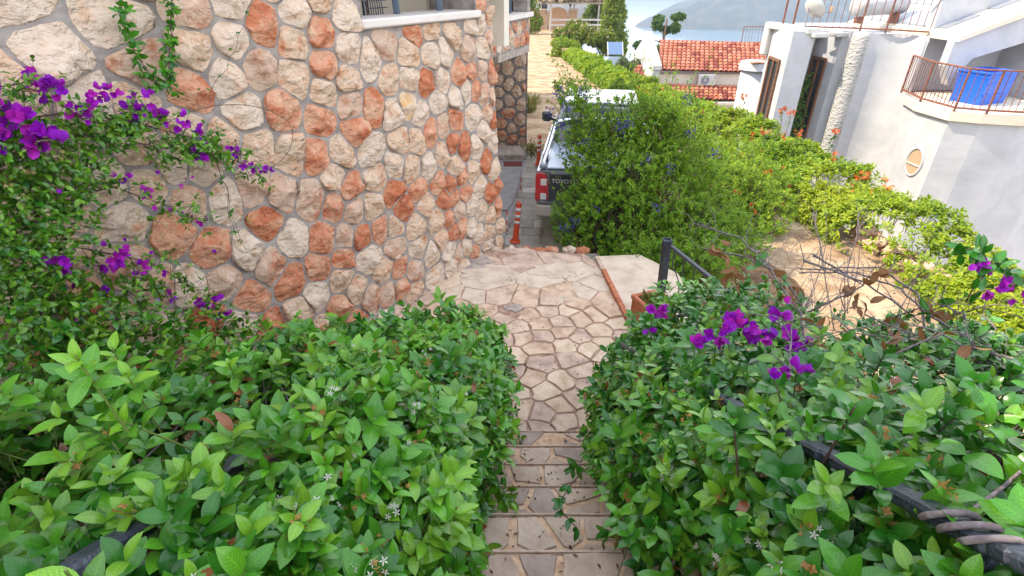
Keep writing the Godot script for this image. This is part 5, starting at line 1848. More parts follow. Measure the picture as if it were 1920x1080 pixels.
# ================================================================ PLANTS
# leaves gathered as transforms; the ones that show largest become leaves of their own, the rest one mass
func plant_leaves(parent: Node3D, xs: Array, cs: Array, outer: Array, own: int, material: Material, tint: Callable) -> void:
	var order := []
	var eye := Vector3(0, EYE, 0)
	var fwd := Vector3(0, -sin(deg_to_rad(30.2)), -cos(deg_to_rad(30.2)))
	for i in xs.size():
		if not outer[i]: continue
		var rel: Vector3 = xs[i].origin - eye
		var dep := rel.dot(fwd)
		if dep < 0.2: continue
		var upv := Vector3(0, cos(deg_to_rad(30.2)), -sin(deg_to_rad(30.2)))
		if absf(rel.x / dep) > 1.0 or absf(rel.dot(upv) / dep) > 0.58: continue
		order.append([xs[i].basis.z.length() / dep, i])
	order.sort_custom(func(a, b): return a[0] > b[0])
	var taken := {}
	for k in mini(own, order.size()):
		var i: int = order[k][1]
		taken[i] = true
		obj("leaf", leaf_mesh_set[i % 3], tint.call(cs[i]), parent, xs[i])
	var gx := [[], [], []]
	var gc := [[], [], []]
	for i in xs.size():
		if taken.has(i): continue
		gx[i % 3].append(xs[i])
		gc[i % 3].append(cs[i])
	for k in 3:
		if gx[k].size(): many("leaves", leaf_mesh_set[k], material, gx[k], gc[k], parent)

func nearest_tint(c: Color) -> Material:
	return M.leaf_tint[3 if c.g < 0.21 else (0 if c.g < 0.27 else (1 if c.g < 0.355 else (2 if c.g < 0.48 else 4)))]

func jasmine_shade(base: float) -> Callable:
	var young := rng.randf() < 0.28
	return func(t: float) -> Color:
		var c := lin_c(0.03, 0.19, 0.015).lerp(lin_c(0.15, 0.47, 0.022), clampf(base + rng.randf_range(-0.25, 0.25), 0, 1))
		if young: c = c.lerp(lin_c(0.24, 0.5, 0.035), 0.3 + 0.5 * t)
		if rng.randf() < 0.012: c = lin_c(0.3, 0.1, 0.03)
		return c

func curve(a: Vector3, b: Vector3, bend: Vector3, n: int) -> Array:
	var out := []
	for i in n + 1:
		var t := float(i) / n
		out.append(a.lerp(b, t) + bend * sin(PI * t))
	return out

func jasmine_hedge(called: String, label: String, near: float, far: float, xa: Callable, xb: Callable, top: Callable, slant: float, count: int, leaf: float) -> void:
	var t := thing(called, label, "hedge")
	var xs := []
	var cs := []
	var outer := []
	var fx := []
	var fc := []
	var gx := []
	var gc := []
	var stems := Shape.new()
	stems.smooth(true)
	for k in count:
		var q := pow(rng.randf(), 1.3)
		var d := lerpf(near, far, q)
		var a: float = xa.call(d)
		var b: float = xb.call(d)
		var ang := rng.randf_range(-0.12, PI + 0.3)
		var c := cos(ang)
		var s := sin(ang)
		var ends := pow(maxf(0.0, 1.0 - pow(absf(q * 2.0 - 1.0), 9.0)), 0.5)
		if rng.randf() < 0.05: ends *= rng.randf()
		var half := (b - a) * 0.5 * lerpf(0.75, 1.0, ends)
		var x := (a + b) * 0.5 + half * signf(c) * pow(absf(c), 0.5)
		var dd := d
		if slant > 0.0 and x > 0.7: dd = d * (1.0 - slant * (x - 0.7))
		var ht: float = top.call(dd)
		if slant > 0.0: ht -= 0.22 * smoothstep(2.3, 3.3, dd) * smoothstep(0.85, 1.2, x)
		var tall := 1.05
		var h := ht + tall - tall * signf(s) * pow(absf(s), 0.45) * lerpf(0.3, 1.0, ends)
		var bump := fine.get_noise_3d(x * 70.0, h * 70.0, dd * 70.0) * 0.15 + fine.get_noise_3d(x * 200.0, h * 200.0, dd * 200.0) * 0.05
		var nrm := Vector3(signf(c) * pow(absf(c), 1.5) / maxf(half, 0.3), maxf(0.05, s) * 1.1, -signf(q - 0.5) * pow(absf(q * 2.0 - 1.0), 8.0)).normalized()
		var deep := pow(rng.randf(), 1.6) * 0.2 - 0.02
		if rng.randf() < 0.07: deep = rng.randf_range(-0.11, -0.03)
		var p := v(x, h, dd) + nrm * (bump - deep)
		if (p - Vector3(0, EYE, 0)).length() < 0.5: continue
		var dir := nrm * 0.75 + Vector3(0, 0.4, 0) + rand_dir() * 0.6
		var pairs := rng.randi_range(2, 4)
		var size := leaf * rng.randf_range(0.75, 1.2)
		var n0 := xs.size()
		shoot(xs, cs, p, dir, pairs, size * 0.28, size, 0.95, jasmine_shade(rng.randf() * 0.8 + bump * 2.5 - (0.18 if slant > 0.0 else 0.0)))
		for i in xs.size() - n0: outer.append(deep < 0.09)
		if k % 3 == 0:
			stems.tube([p - dir.normalized() * 0.12 + rand_dir() * 0.02, p + dir.normalized() * size * 0.28 * pairs], [0.0022, 0.0012], 4, false)
		if deep < 0.06 and rng.randf() < 0.11:
			var fp := p + dir.normalized() * (size * 0.9)
			for i in rng.randi_range(2, 6):
				fx.append(aim(fp + rand_dir() * 0.02, dir + rand_dir() * 0.8, rand_dir(), rng.randf_range(0.008, 0.013)))
				fx[-1].basis = Basis(fx[-1].basis.x, fx[-1].basis.z, -fx[-1].basis.y)
				fc.append(lin_c(0.75, 0.74, 0.66))
		if deep < 0.08 and rng.randf() < 0.13:
			var fp := p + dir.normalized() * (size * 0.8)
			for i in rng.randi_range(4, 10):
				gx.append(aim(fp + rand_dir() * 0.018, rand_dir(), rand_dir(), rng.randf_range(0.006, 0.012)))
				gc.append(lin_c(0.5, 0.3, 0.08).lerp(lin_c(0.42, 0.2, 0.06), rng.randf()))
			stems.tube([p, fp], [0.0012, 0.001], 3, false)
	obj("stem", stems.done(), M.green_stem, t)
	plant_leaves(t, xs, cs, outer, 300, M.leaf, nearest_tint)
	many("flowers", star_flower, M.petal, fx, fc, t)
	many("seed_heads", dot_flower, M.petal, gx, gc, t)
	# woody branches inside
	var br := Shape.new()
	br.smooth(true)
	for k in 70:
		var d := lerpf(near, far, rng.randf())
		var a: float = xa.call(d)
		var b: float = xb.call(d)
		var x := rng.randf_range(a + 0.1, b - 0.1)
		if slant > 0.0 and x > 0.7: d *= 1.0 - slant * (x - 0.7)
		var ht: float = top.call(d)
		var lo := v(x + rng.randf_range(-0.15, 0.15), ht + 1.0, d + rng.randf_range(-0.2, 0.2))
		var hi := v(x, ht + 0.1, d)
		if k % 2:
			x = rng.randf_range(a + 0.35, b - 0.35)
			lo = v(x + rng.randf_range(-0.25, 0.25), ht + 0.3 + rng.randf() * 0.2, d - 0.3)
			hi = v(x + rng.randf_range(-0.15, 0.15), top.call(d + 0.3) + 0.16, d + 0.3)
		br.tube(curve(lo, hi, rand_dir() * 0.12, 6), [0.009, 0.008, 0.007, 0.006, 0.005, 0.004, 0.003], 6)
	obj("branch", br.done(), M.grey_bark, t)

func build_near_hedges() -> void:
	jasmine_hedge("jasmine_hedge", "glossy star jasmine hedge between the stairs and the rubble wall", 0.28, 3.62, func(d): return clampf(-1.95 + 0.6 * (d - 1.47), -2.3, -0.62), func(d): return -0.13 - 0.02 * sin(d * 2.0) - maxf(0.0, 1.7 - d) * 0.13, func(d): return 0.6 + 0.475 * d, 0.0, 5600, 0.084)
	jasmine_hedge("jasmine_hedge", "star jasmine hedge with purple blooms along the right of the stairs", 0.24, 3.85, func(d): return table([Vector2(0.4, 0.6), Vector2(1.0, 0.57), Vector2(1.5, 0.47), Vector2(2.5, 0.57), Vector2(3.4, 0.8), Vector2(3.85, 0.92)], d), func(d): return minf(3.0, 1.5 + d * 0.8), func(d): return 0.5 + 0.505 * d, 0.13, 6200, 0.078)
	var coil_of := thing("vine_coil", "thick grey vine stem coiled round the iron handrail in the lower right corner", "vine")
	var coil := Shape.new()
	coil.smooth(true)
	var cp := []
	for k in 40:
		var a := k * 0.42
		var q := v(0.782, 0.79, 0.53).lerp(v(0.78, 0.84, 0.63), k / 40.0)
		cp.append(q + Vector3(cos(a) * 0.036, sin(a) * 0.03, sin(a) * 0.012))
	coil.tube(cp, [0.0065], 7)
	coil.tube(curve(v(0.79, 0.8, 0.5), v(1.2, 0.95, 0.85), Vector3(0, 0.08, 0), 8), [0.007, 0.006, 0.005], 6)
	coil.tube(curve(v(0.8, 0.86, 0.62), v(1.35, 1.05, 1.0), Vector3(0.05, 0.05, 0), 8), [0.006, 0.005, 0.004], 6)
	obj("stem", coil.done(), M.grey_bark, coil_of)
	# long shoots that lean out over the stairs or stand up close to the viewer
	var t := thing("jasmine_shoot", "large pale green jasmine leaves rising close at the lower left corner", "plant")
	var xs := []
	var cs := []
	for q in [[v(-0.5, 0.66, 0.36), Vector3(0.1, 1, 0.1), 0.07], [v(-0.86, 0.72, 0.85), Vector3(0.2, 1, 0.3), 0.075], [v(-1.1, 1.06, 1.2), Vector3(0.1, 1, 0.2), 0.075], [v(-0.95, 1.0, 1.0), Vector3(-0.2, 0.8, 0.4), 0.07], [v(-1.25, 1.08, 1.35), Vector3(0.15, 1, 0.2), 0.08], [v(-1.45, 1.16, 1.42), Vector3(-0.15, 1, 0.25), 0.075], [v(-1.0, 1.25, 1.5), Vector3(0.15, 1, 0.3), 0.07]]:
		var sh := Shape.new()
		sh.tube([q[0] - q[1] * 0.2, q[0] + q[1].normalized() * 0.1], [0.003, 0.002], 5)
		obj("stem", sh.done(), M.green_stem, t)
		shoot(xs, cs, q[0], q[1], 4, 0.026, q[2], 0.85, func(tt): return lin_c(0.07, 0.25, 0.04).lerp(lin_c(0.2, 0.4, 0.06), tt))
	var all := []
	all.resize(xs.size())
	all.fill(true)
	plant_leaves(t, xs, cs, all, 300, M.leaf, func(c): return M.leaf_tint[2 if c.g < 0.33 else 4])
	t = thing("jasmine_shoot", "long jasmine shoot trailing low over the steps from the right hedge", "plant")
	xs = []
	cs = []
	for line in [[v(0.34, 1.7, 1.5), v(0.2, 1.85, 1.45), v(0.27, 1.96, 1.4)]]:
		var c := curve(line[0], line[1], Vector3(0, 0.05, 0), 4)
		c.append_array(curve(line[1], line[2], Vector3(-0.03, 0.02, 0), 4))
		var sh := Shape.new()
		sh.tube(c, [0.0025], 5)
		obj("stem", sh.done(), M.vine_stem, t)
		for i in range(3, c.size()):
			for s in 2:
				xs.append(aim(c[i], rand_dir() + Vector3(0, -0.2, 0.5), Vector3(0, 1, 0.4) + rand_dir() * 0.4, rng.randf_range(0.035, 0.055)))
				cs.append(lin_c(0.04, 0.18, 0.03))
	all.resize(xs.size())
	all.fill(true)
	plant_leaves(t, xs, cs, all, 300, M.leaf, nearest_tint)
	# large upright shoots on top of the right hedge
	t = thing("jasmine_shoot", "upright broad leaved shoots standing out of the right hedge near the lower right corner", "plant")
	xs = []
	cs = []
	for q in [[v(1.55, 1.36, 1.5), Vector3(0.1, 1, 0.2), 0.1], [v(1.2, 1.12, 1.2), Vector3(-0.1, 1, 0.3), 0.095], [v(1.62, 1.2, 1.25), Vector3(0.15, 1, 0.2), 0.1], [v(1.0, 0.95, 0.92), Vector3(0, 1, 0.3), 0.085], [v(0.72, 0.85, 0.85), Vector3(-0.2, 0.9, 0.3), 0.08], [v(0.55, 0.98, 0.95), Vector3(-0.3, 0.9, 0.2), 0.07], [v(1.3, 1.22, 1.5), Vector3(-0.1, 1, 0.2), 0.09], [v(1.9, 1.4, 1.6), Vector3(0.1, 1, 0.1), 0.1]]:
		var sh := Shape.new()
		sh.tube([q[0] - q[1] * 0.22, q[0] + q[1].normalized() * 0.1], [0.0035, 0.002], 5)
		obj("stem", sh.done(), M.vine_stem, t)
		shoot(xs, cs, q[0], q[1], 4, 0.03, q[2], 0.7, func(tt): return lin_c(0.035, 0.16, 0.03).lerp(lin_c(0.11, 0.3, 0.05), tt * rng.randf()))
	all.resize(xs.size())
	all.fill(true)
	plant_leaves(t, xs, cs, all, 300, M.leaf, nearest_tint)

func bract_cluster(parent: Node3D, at: Vector3, n: int, spread: float, size: float) -> void:
	for k in n:
		var d := rand_dir()
		var p := at + Vector3(d.x, d.y * 0.8, d.z) * spread * sqrt(rng.randf())
		var out := (d + Vector3(0.3, 0.3, 0.7)).normalized()
		var s := size * rng.randf_range(0.85, 1.35)
		var x := aim(p, Vector3.UP.cross(out) + rand_dir() * 0.3, out, s)
		obj("flower", bract_mesh_set[rng.randi() % 3], M.bract_tint[rng.randi() % 4], parent, x)

func build_bougainvillea() -> void:
	var t := thing("bougainvillea", "purple bougainvillea sprawling from the left edge over the rubble wall", "bougainvillea")
	var shade := func(_t: float) -> Color: return lin_c(0.035, 0.18, 0.014).lerp(lin_c(0.22, 0.46, 0.024), pow(rng.randf(), 1.1))
	var xs := []
	var cs := []
	var outer := []
	var br := Shape.new()
	br.smooth(true)
	var lines := [
		[[1.35, 0.75], [1.64, 0.56], [1.9, 0.58], [2.16, 0.68], [2.48, 0.84], [2.66, 1.0], [2.86, 1.17]],
		[[1.4, 0.8], [1.7, 0.66], [2.0, 0.72], [2.3, 0.86], [2.5, 0.92], [2.74, 1.06]],
		[[1.35, 1.1], [1.6, 0.95], [1.95, 0.98], [2.2, 1.18], [2.36, 1.36]],
		[[1.3, 1.25], [1.58, 1.16], [1.85, 1.34], [2.02, 1.5], [2.2, 1.78], [2.24, 1.95]],
		[[1.3, 1.6], [1.5, 1.35], [1.62, 1.1], [1.8, 0.9], [2.1, 0.78]],
		[[1.3, 1.8], [1.5, 1.6], [1.8, 1.55], [2.05, 1.62]],
		[[1.3, 0.62], [1.5, 0.45], [1.72, 0.42], [1.86, 0.5]],
		[[2.5, 0.9], [2.54, 1.15], [2.52, 1.4], [2.56, 1.62]],
	]
	for li in lines.size():
		var line: Array = lines[li]
		var pts := []
		for i in line.size() - 1:
			for s in 5:
				var q := s / 5.0
				pts.append(wall_point(lerpf(line[i][0], line[i + 1][0], q), lerpf(line[i][1], line[i + 1][1], q), 0.24 - 0.015 * i + 0.03 * sin(i + s * 0.7 + li)))
		var rad := []
		for i in pts.size(): rad.append(lerpf(0.006 if li != 7 else 0.002, 0.0015, float(i) / pts.size()))
		br.tube(pts, rad, 5)
		for i in pts.size():
			for k in ((5 if li < 2 else 4) if li != 7 else (1 if i % 3 == 0 else 0)):
				var p: Vector3 = pts[i] + rand_dir() * 0.06
				var tw: Vector3 = rand_dir() * 0.7 + Vector3(0.3, 0.15, 0.4)
				var e2 := p + tw.normalized() * rng.randf_range(0.03, 0.14)
				br.tube([pts[i], e2], [0.0016, 0.001], 3, false)
				var n0 := xs.size()
				shoot(xs, cs, e2, tw, rng.randi_range(1, 3), 0.016, rng.randf_range(0.028, 0.046), 1.0, shade)
				for j in xs.size() - n0: outer.append(true)
	# dense growth at the left, mixed with longer jasmine leaves below
	var masses := [[1.5, 0.66, 0.28, 0.28, 0.22, 0.14, 260], [1.62, 0.85, 0.26, 0.34, 0.2, 0.14, 330], [1.4, 1.15, 0.36, 0.3, 0.3, 0.18, 420], [1.58, 1.05, 0.26, 0.24, 0.2, 0.14, 160], [1.35, 1.5, 0.4, 0.32, 0.3, 0.2, 420], [1.68, 1.55, 0.3, 0.3, 0.18, 0.14, 100], [1.5, 1.78, 0.42, 0.5, 0.2, 0.2, 330], [1.95, 1.85, 0.34, 0.3, 0.14, 0.15, 70], [2.2, 2.1, 0.36, 0.3, 0.2, 0.15, 120], [2.05, 0.68, 0.24, 0.3, 0.1, 0.1, 170], [2.4, 0.88, 0.22, 0.24, 0.08, 0.08, 110]]
	for m in masses:
		for k in int(m[6] * 0.72):
			var d := rand_dir() * pow(rng.randf(), 0.4)
			var p := wall_point(m[0] + d.x * m[3], m[1] + d.y * m[4], m[2] + d.z * m[5])
			var big: bool = m[1] > 1.3 and rng.randf() < 0.5
			var n0 := xs.size()
			shoot(xs, cs, p, rand_dir() * 0.8 + Vector3(0.3, 0.5, 0.45), rng.randi_range(1, 3), 0.018, rng.randf_range(0.034, 0.052) * (1.35 if big else 1.0), 1.0, shade)
			for j in xs.size() - n0: outer.append(d.z > -0.2)
	obj("branch", br.done(), M.vine_stem, t)
	plant_leaves(t, xs, cs, outer, 300, M.leaf, nearest_tint)
	for q in [[1.56, 0.42, 0.34, 14, 0.09, 0.046], [1.62, 0.54, 0.35, 12, 0.08, 0.046], [1.52, 0.6, 0.36, 8, 0.06, 0.046], [1.8, 0.38, 0.3, 8, 0.05, 0.044], [1.84, 0.46, 0.3, 8, 0.06, 0.042], [1.9, 0.53, 0.3, 8, 0.06, 0.042], [2.0, 0.5, 0.27, 5, 0.04, 0.036], [2.08, 0.51, 0.26, 5, 0.04, 0.032], [2.16, 0.62, 0.27, 6, 0.06, 0.036], [2.24, 0.58, 0.26, 8, 0.06, 0.036], [2.3, 0.68, 0.26, 7, 0.06, 0.034], [2.36, 0.74, 0.26, 4, 0.05, 0.032], [2.42, 0.7, 0.25, 4, 0.04, 0.03], [2.48, 0.8, 0.25, 5, 0.05, 0.03], [2.46, 0.93, 0.25, 9, 0.06, 0.04], [2.4, 0.9, 0.24, 3, 0.03, 0.03], [2.66, 0.95, 0.23, 5, 0.04, 0.032], [2.68, 1.04, 0.23, 4, 0.04, 0.03], [2.78, 1.1, 0.22, 4, 0.04, 0.03], [2.86, 1.16, 0.22, 5, 0.04, 0.032], [1.66, 0.64, 0.38, 12, 0.075, 0.048], [1.52, 1.2, 0.4, 7, 0.05, 0.048], [1.76, 1.28, 0.34, 10, 0.07, 0.046], [1.86, 1.4, 0.32, 4, 0.05, 0.04], [2.18, 1.78, 0.28, 8, 0.05, 0.045], [2.23, 1.92, 0.28, 4, 0.035, 0.042], [1.98, 0.92, 0.27, 3, 0.03, 0.034], [2.06, 1.02, 0.27, 4, 0.03, 0.034], [1.62, 1.62, 0.36, 2, 0.03, 0.03], [2.18, 1.2, 0.26, 2, 0.03, 0.025], [2.33, 1.32, 0.25, 3, 0.03, 0.024]]:
		bract_cluster(t, wall_point(q[0], q[1], q[2]), q[3], q[4], q[5])
	for k in 34:
		bract_cluster(t, wall_point(rng.randf_range(1.4, 2.3), rng.randf_range(0.6, 1.7), rng.randf_range(0.25, 0.4)), 1, 0.02, rng.randf_range(0.016, 0.03))
	var fx := []
	var fc := []
	for k in 160:
		var c := wall_point(rng.randf_range(1.35, 2.3), rng.randf_range(0.7, 2.0), rng.randf_range(0.3, 0.45))
		for i in 5:
			fx.append(aim(c + rand_dir() * 0.015, rand_dir(), rand_dir(), 0.011))
			fc.append(lin_c(0.7, 0.66, 0.46).lerp(lin_c(0.55, 0.36, 0.1), rng.randf()))
	many("jasmine_flowers", star_flower, M.petal, fx, fc, t)
	# hanging strands above
	var said := ["leafy green strand hanging down the wall, left one of two below the top edge", "bushier green strand hanging beside the other one on the wall", "thin bare tendril with few leaves trailing down the wall below the last purple blooms", "wispy yellow green sprig clinging to the wall near the golden stone"]
	var hang := [[[2.38, -0.1], [2.36, 0.12], [2.34, 0.3], [2.38, 0.45], [2.42, 0.56]], [[2.68, -0.12], [2.64, 0.1], [2.58, 0.3], [2.5, 0.46], [2.46, 0.6]], [[2.6, 0.95], [2.62, 1.2], [2.6, 1.45], [2.64, 1.75]], [[3.1, 0.2], [2.98, 0.36], [2.86, 0.5], [2.72, 0.6], [2.6, 0.62]]]
	for k in 4:
		t = thing("hanging_vine", said[k], "vine")
		xs = []
		cs = []
		outer = []
		var pts := []
		for i in hang[k].size() - 1:
			for s in 5: pts.append(wall_point(lerpf(hang[k][i][0], hang[k][i + 1][0], s / 5.0), lerpf(hang[k][i][1], hang[k][i + 1][1], s / 5.0), 0.1 + 0.015 * sin(s + i)))
		var sh := Shape.new()
		sh.smooth(true)
		sh.tube(pts, [0.003 if k < 2 else 0.0015], 5)
		obj("stem", sh.done(), M.vine_stem, t)
		for i in pts.size():
			for j in [2, 3, (1 if i % 4 == 0 else 0), (1 if i % 3 == 0 else 0)][k]:
				var n0 := xs.size()
				shoot(xs, cs, pts[i] + rand_dir() * 0.03, rand_dir() + Vector3(0.4, -0.2, 0.4), 2 if k != 3 else 1, 0.015, [0.055, 0.05, 0.05, 0.035][k] * rng.randf_range(0.7, 1.1), 1.0, shade)
				for z in xs.size() - n0: outer.append(true)
		plant_leaves(t, xs, cs, outer, 300, M.leaf, nearest_tint)
	# wire-thin loop of dry stem on the wall
	t = thing("dry_tendril", "long thin dry tendril looping out from the wall right of the blooms", "vine")
	var lp := Shape.new()
	lp.smooth(true)
	var cp := []
	for k in 21:
		var a := lerpf(-2.4, 1.9, k / 20.0)
		cp.append(wall_point(2.83 + cos(a) * 0.34 + (0.12 * (a + 0.2) if a < -0.2 else 0.0), 0.93 + sin(a) * 0.24, 0.14 + 0.05 * cos(a)))
	lp.tube(cp, [0.0022], 5)
	obj("stem", lp.done(), M.vine_stem, t)
	# right side clusters and sprays
	t = thing("bougainvillea", "purple bougainvillea blooms resting on top of the right hedge", "bougainvillea")
	var st2 := Shape.new()
	st2.smooth(true)
	for q in [[v(0.83, 1.68, 2.6), 7, 0.05, 0.042], [v(0.8, 1.78, 2.58), 3, 0.025, 0.036], [v(0.88, 1.3, 1.84), 9, 0.055, 0.04], [v(0.97, 1.3, 1.92), 11, 0.06, 0.04], [v(1.06, 1.34, 1.92), 10, 0.055, 0.04], [v(1.16, 1.33, 1.85), 8, 0.05, 0.04], [v(1.23, 1.36, 1.85), 4, 0.04, 0.04], [v(0.79, 1.34, 1.84), 4, 0.03, 0.036], [v(0.77, 1.02, 1.22), 3, 0.02, 0.026], [v(0.9, 1.08, 1.32), 6, 0.035, 0.032], [v(1.16, 1.24, 1.95), 4, 0.04, 0.04]]:
		bract_cluster(t, q[0], q[1], q[2], q[3])
		st2.tube(curve(q[0] + Vector3(0.05, -0.25, 0), q[0], rand_dir() * 0.04, 4), [0.003, 0.002], 4)
	obj("stem", st2.done(), M.vine_stem, t)
	t = thing("bougainvillea", "arching bougainvillea branch with a few purple blooms at the right edge", "bougainvillea")
	var sp := Shape.new()
	sp.smooth(true)
	xs = []
	cs = []
	outer = []
	for line in [[v(1.9, 1.62, 2.3), v(2.15, 1.42, 2.25), v(2.3, 1.24, 2.15), v(2.55, 1.18, 2.1)], [v(2.2, 1.36, 2.2), v(2.12, 1.12, 2.12), v(2.04, 1.03, 2.1), v(1.97, 1.05, 2.1)], [v(2.3, 1.24, 2.15), v(2.24, 1.14, 2.12), v(2.12, 1.1, 2.1)]]:
		var c := []
		for i in line.size() - 1:
			for s in 5: c.append(line[i].lerp(line[i + 1], s / 5.0) + Vector3(0, 0.02 * sin(PI * s / 5.0), 0))
		c.append(line[-1])
		sp.tube(c, [0.004, 0.0035, 0.003, 0.0025], 5)
		for i in range(3, c.size()):
			var n0 := xs.size()
			shoot(xs, cs, c[i], rand_dir() + Vector3(0, 0.2, 0.3), 1, 0.02, rng.randf_range(0.06, 0.085), 1.1, func(_tt): return lin_c(0.04, 0.17, 0.03).lerp(lin_c(0.1, 0.28, 0.05), rng.randf()))
			for z in xs.size() - n0: outer.append(true)
	obj("branch", sp.done(), M.vine_stem, t)
	plant_leaves(t, xs, cs, outer, 300, M.leaf, nearest_tint)
	for q in [[v(2.1, 1.1, 2.1), 4, 0.03, 0.035], [v(2.2, 1.22, 2.1), 6, 0.05, 0.042], [v(2.32, 1.27, 2.1), 4, 0.04, 0.04], [v(2.06, 1.06, 2.1), 1, 0.01, 0.025]]:
		bract_cluster(t, q[0], q[1], q[2], q[3])

func build_shrub() -> void:
	var t := thing("flowering_shrub", "tall loose shrub with small blue flowers growing in front of the pickup", "shrub")
	var foot := v(1.3, 3.5, 7.0)
	var blobs := [
		[v(0.95, 2.95, 7.0), Vector3(0.4, 0.5, 0.4), 340], [v(1.05, 2.5, 6.9), Vector3(0.34, 0.4, 0.35), 200], [v(1.5, 2.35, 7.0), Vector3(0.5, 0.45, 0.4), 330], [v(1.5, 2.9, 7.1), Vector3(0.55, 0.6, 0.5), 620], [v(2.15, 2.9, 7.1), Vector3(0.65, 0.62, 0.55), 820], [v(2.8, 3.05, 7.1), Vector3(0.6, 0.5, 0.5), 620], [v(3.25, 3.3, 7.0), Vector3(0.45, 0.4, 0.45), 330], [v(1.75, 3.35, 6.6), Vector3(0.7, 0.35, 0.4), 420], [v(2.5, 3.3, 6.6), Vector3(0.7, 0.4, 0.4), 420],
		[v(2.0, 1.75, 7.5), Vector3(0.4, 0.35, 0.3), 260], [v(1.55, 1.95, 7.4), Vector3(0.45, 0.35, 0.3), 240], [v(2.15, 2.05, 7.4), Vector3(0.45, 0.4, 0.3), 260], [v(1.75, 3.2, 6.15), Vector3(0.45, 0.3, 0.3), 260], [v(2.35, 3.2, 6.0), Vector3(0.5, 0.35, 0.35), 300], [v(1.0, 2.1, 7.2), Vector3(0.33, 0.35, 0.3), 130], [v(1.25, 1.85, 7.5), Vector3(0.45, 0.35, 0.35), 170], [v(1.75, 1.85, 7.6), Vector3(0.45, 0.35, 0.35), 170], [v(1.3, 2.1, 7.3), Vector3(0.5, 0.4, 0.35), 220], [v(2.0, 2.15, 7.4), Vector3(0.6, 0.4, 0.4), 330], [v(2.6, 2.3, 7.4), Vector3(0.5, 0.4, 0.4), 300], [v(0.95, 1.75, 7.4), Vector3(0.35, 0.35, 0.3), 120], [v(1.6, 1.65, 7.4), Vector3(0.5, 0.3, 0.3), 150], [v(0.85, 1.35, 7.4), Vector3(0.28, 0.22, 0.25), 90], [v(2.3, 1.62, 7.5), Vector3(0.4, 0.3, 0.3), 120]]
	var xs := []
	var cs := []
	var br := Shape.new()
	br.smooth(true)
	var bx := []
	var bc := []
	for bi in blobs.size():
		var b: Array = blobs[bi]
		br.tube(curve(foot + Vector3(rng.randf_range(-0.15, 0.25), 0, rng.randf_range(-0.1, 0.1)), b[0], Vector3(rng.randf_range(-0.1, 0.1), 0.08, 0.05), 8), [0.018, 0.016, 0.014, 0.012, 0.01, 0.008, 0.006, 0.005, 0.004], 6)
		for k in int(b[2] * (1.45 if bi < 9 else 1.4)):
			var d := rand_dir() * pow(rng.randf(), 0.38)
			var p: Vector3 = b[0] + Vector3(d.x * b[1].x, d.y * b[1].y, d.z * b[1].z)
			if fine.get_noise_3d(p.x * 110.0, p.y * 110.0, p.z * 110.0) < -0.2 and rng.randf() < 0.75: continue
			var warm := clampf(0.2 + (p.x - 1.0) * 0.16 + (p.y - 1.3) * 0.2, 0.0, 0.9)
			var dir := d.normalized() * 0.7 + Vector3(0, 0.7, 0.1) + rand_dir() * 0.5
			shoot(xs, cs, p, dir, rng.randi_range(3, 5), 0.02, rng.randf_range(0.042, 0.066), 0.8, func(tt): return lin_c(0.1, 0.34, 0.016).lerp(lin_c(0.4, 0.6, 0.025), clampf(rng.randf() * 0.5 + warm * 0.55 + tt * 0.15, 0, 1)))
			if k % 4 == 0: br.tube([b[0].lerp(p, 0.45), p, p + dir.normalized() * 0.07], [0.0035, 0.002, 0.001], 4, false)
	# long whips at the top
	for q in [v(0.55, 1.18, 7.4), v(0.75, 1.1, 7.4), v(1.1, 1.25, 7.4), v(1.4, 1.38, 7.4), v(1.7, 1.6, 7.4), v(2.3, 1.2, 7.4), v(2.45, 1.36, 7.5), v(0.6, 1.9, 7.3), v(0.62, 2.7, 7.0), v(0.66, 2.95, 6.9)]:
		var a: Vector3 = q + Vector3(0.25, -0.55, 0.0)
		var c := curve(a, q, Vector3(-0.03, 0.06, 0), 8)
		br.tube(c, [0.004, 0.003, 0.002], 4)
		for i in c.size():
			for k in 3: shoot(xs, cs, c[i], rand_dir() + Vector3(0, 0.6, 0), 2, 0.02, rng.randf_range(0.032, 0.05), 0.9, func(tt): return lin_c(0.06, 0.19, 0.03).lerp(lin_c(0.2, 0.36, 0.05), rng.randf()))
	for n in 150:
		var b: Array = blobs[rng.randi() % blobs.size()]
		var d := rand_dir()
		d.y = absf(d.y)
		var a: Vector3 = b[0] + Vector3(d.x * b[1].x, d.y * b[1].y, d.z * b[1].z) * 0.7
		var c := curve(a, a + d * 0.25 + Vector3(0, rng.randf_range(0.2, 0.5), 0), Vector3(0.03, 0, 0), 6)
		br.tube(c, [0.004, 0.003, 0.002], 4)
		for i in c.size(): shoot(xs, cs, c[i], rand_dir() + Vector3(0, 0.8, 0), 2, 0.022, rng.randf_range(0.035, 0.055), 0.9, func(tt): return lin_c(0.1, 0.34, 0.02).lerp(lin_c(0.4, 0.6, 0.03), rng.randf()))
	for q in [v(0.58, 1.26, 7.15), v(0.7, 1.42, 7.1), v(1.1, 2.68, 6.7), v(0.84, 2.82, 6.6), v(1.42, 1.73, 7.1), v(1.55, 1.62, 7.1), v(1.9, 2.62, 6.6), v(2.1, 2.16, 6.9), v(1.0, 1.87, 7.05), v(2.28, 1.34, 7.2), v(1.44, 1.6, 7.1), v(0.69, 2.9, 6.6), v(0.62, 1.62, 7.1), v(0.9, 1.25, 7.15), v(1.2, 1.45, 7.15), v(2.35, 1.75, 7.1), v(1.75, 2.05, 6.9), v(1.3, 2.3, 6.9), v(2.7, 2.0, 7.0), v(0.5, 1.5, 7.1)]:
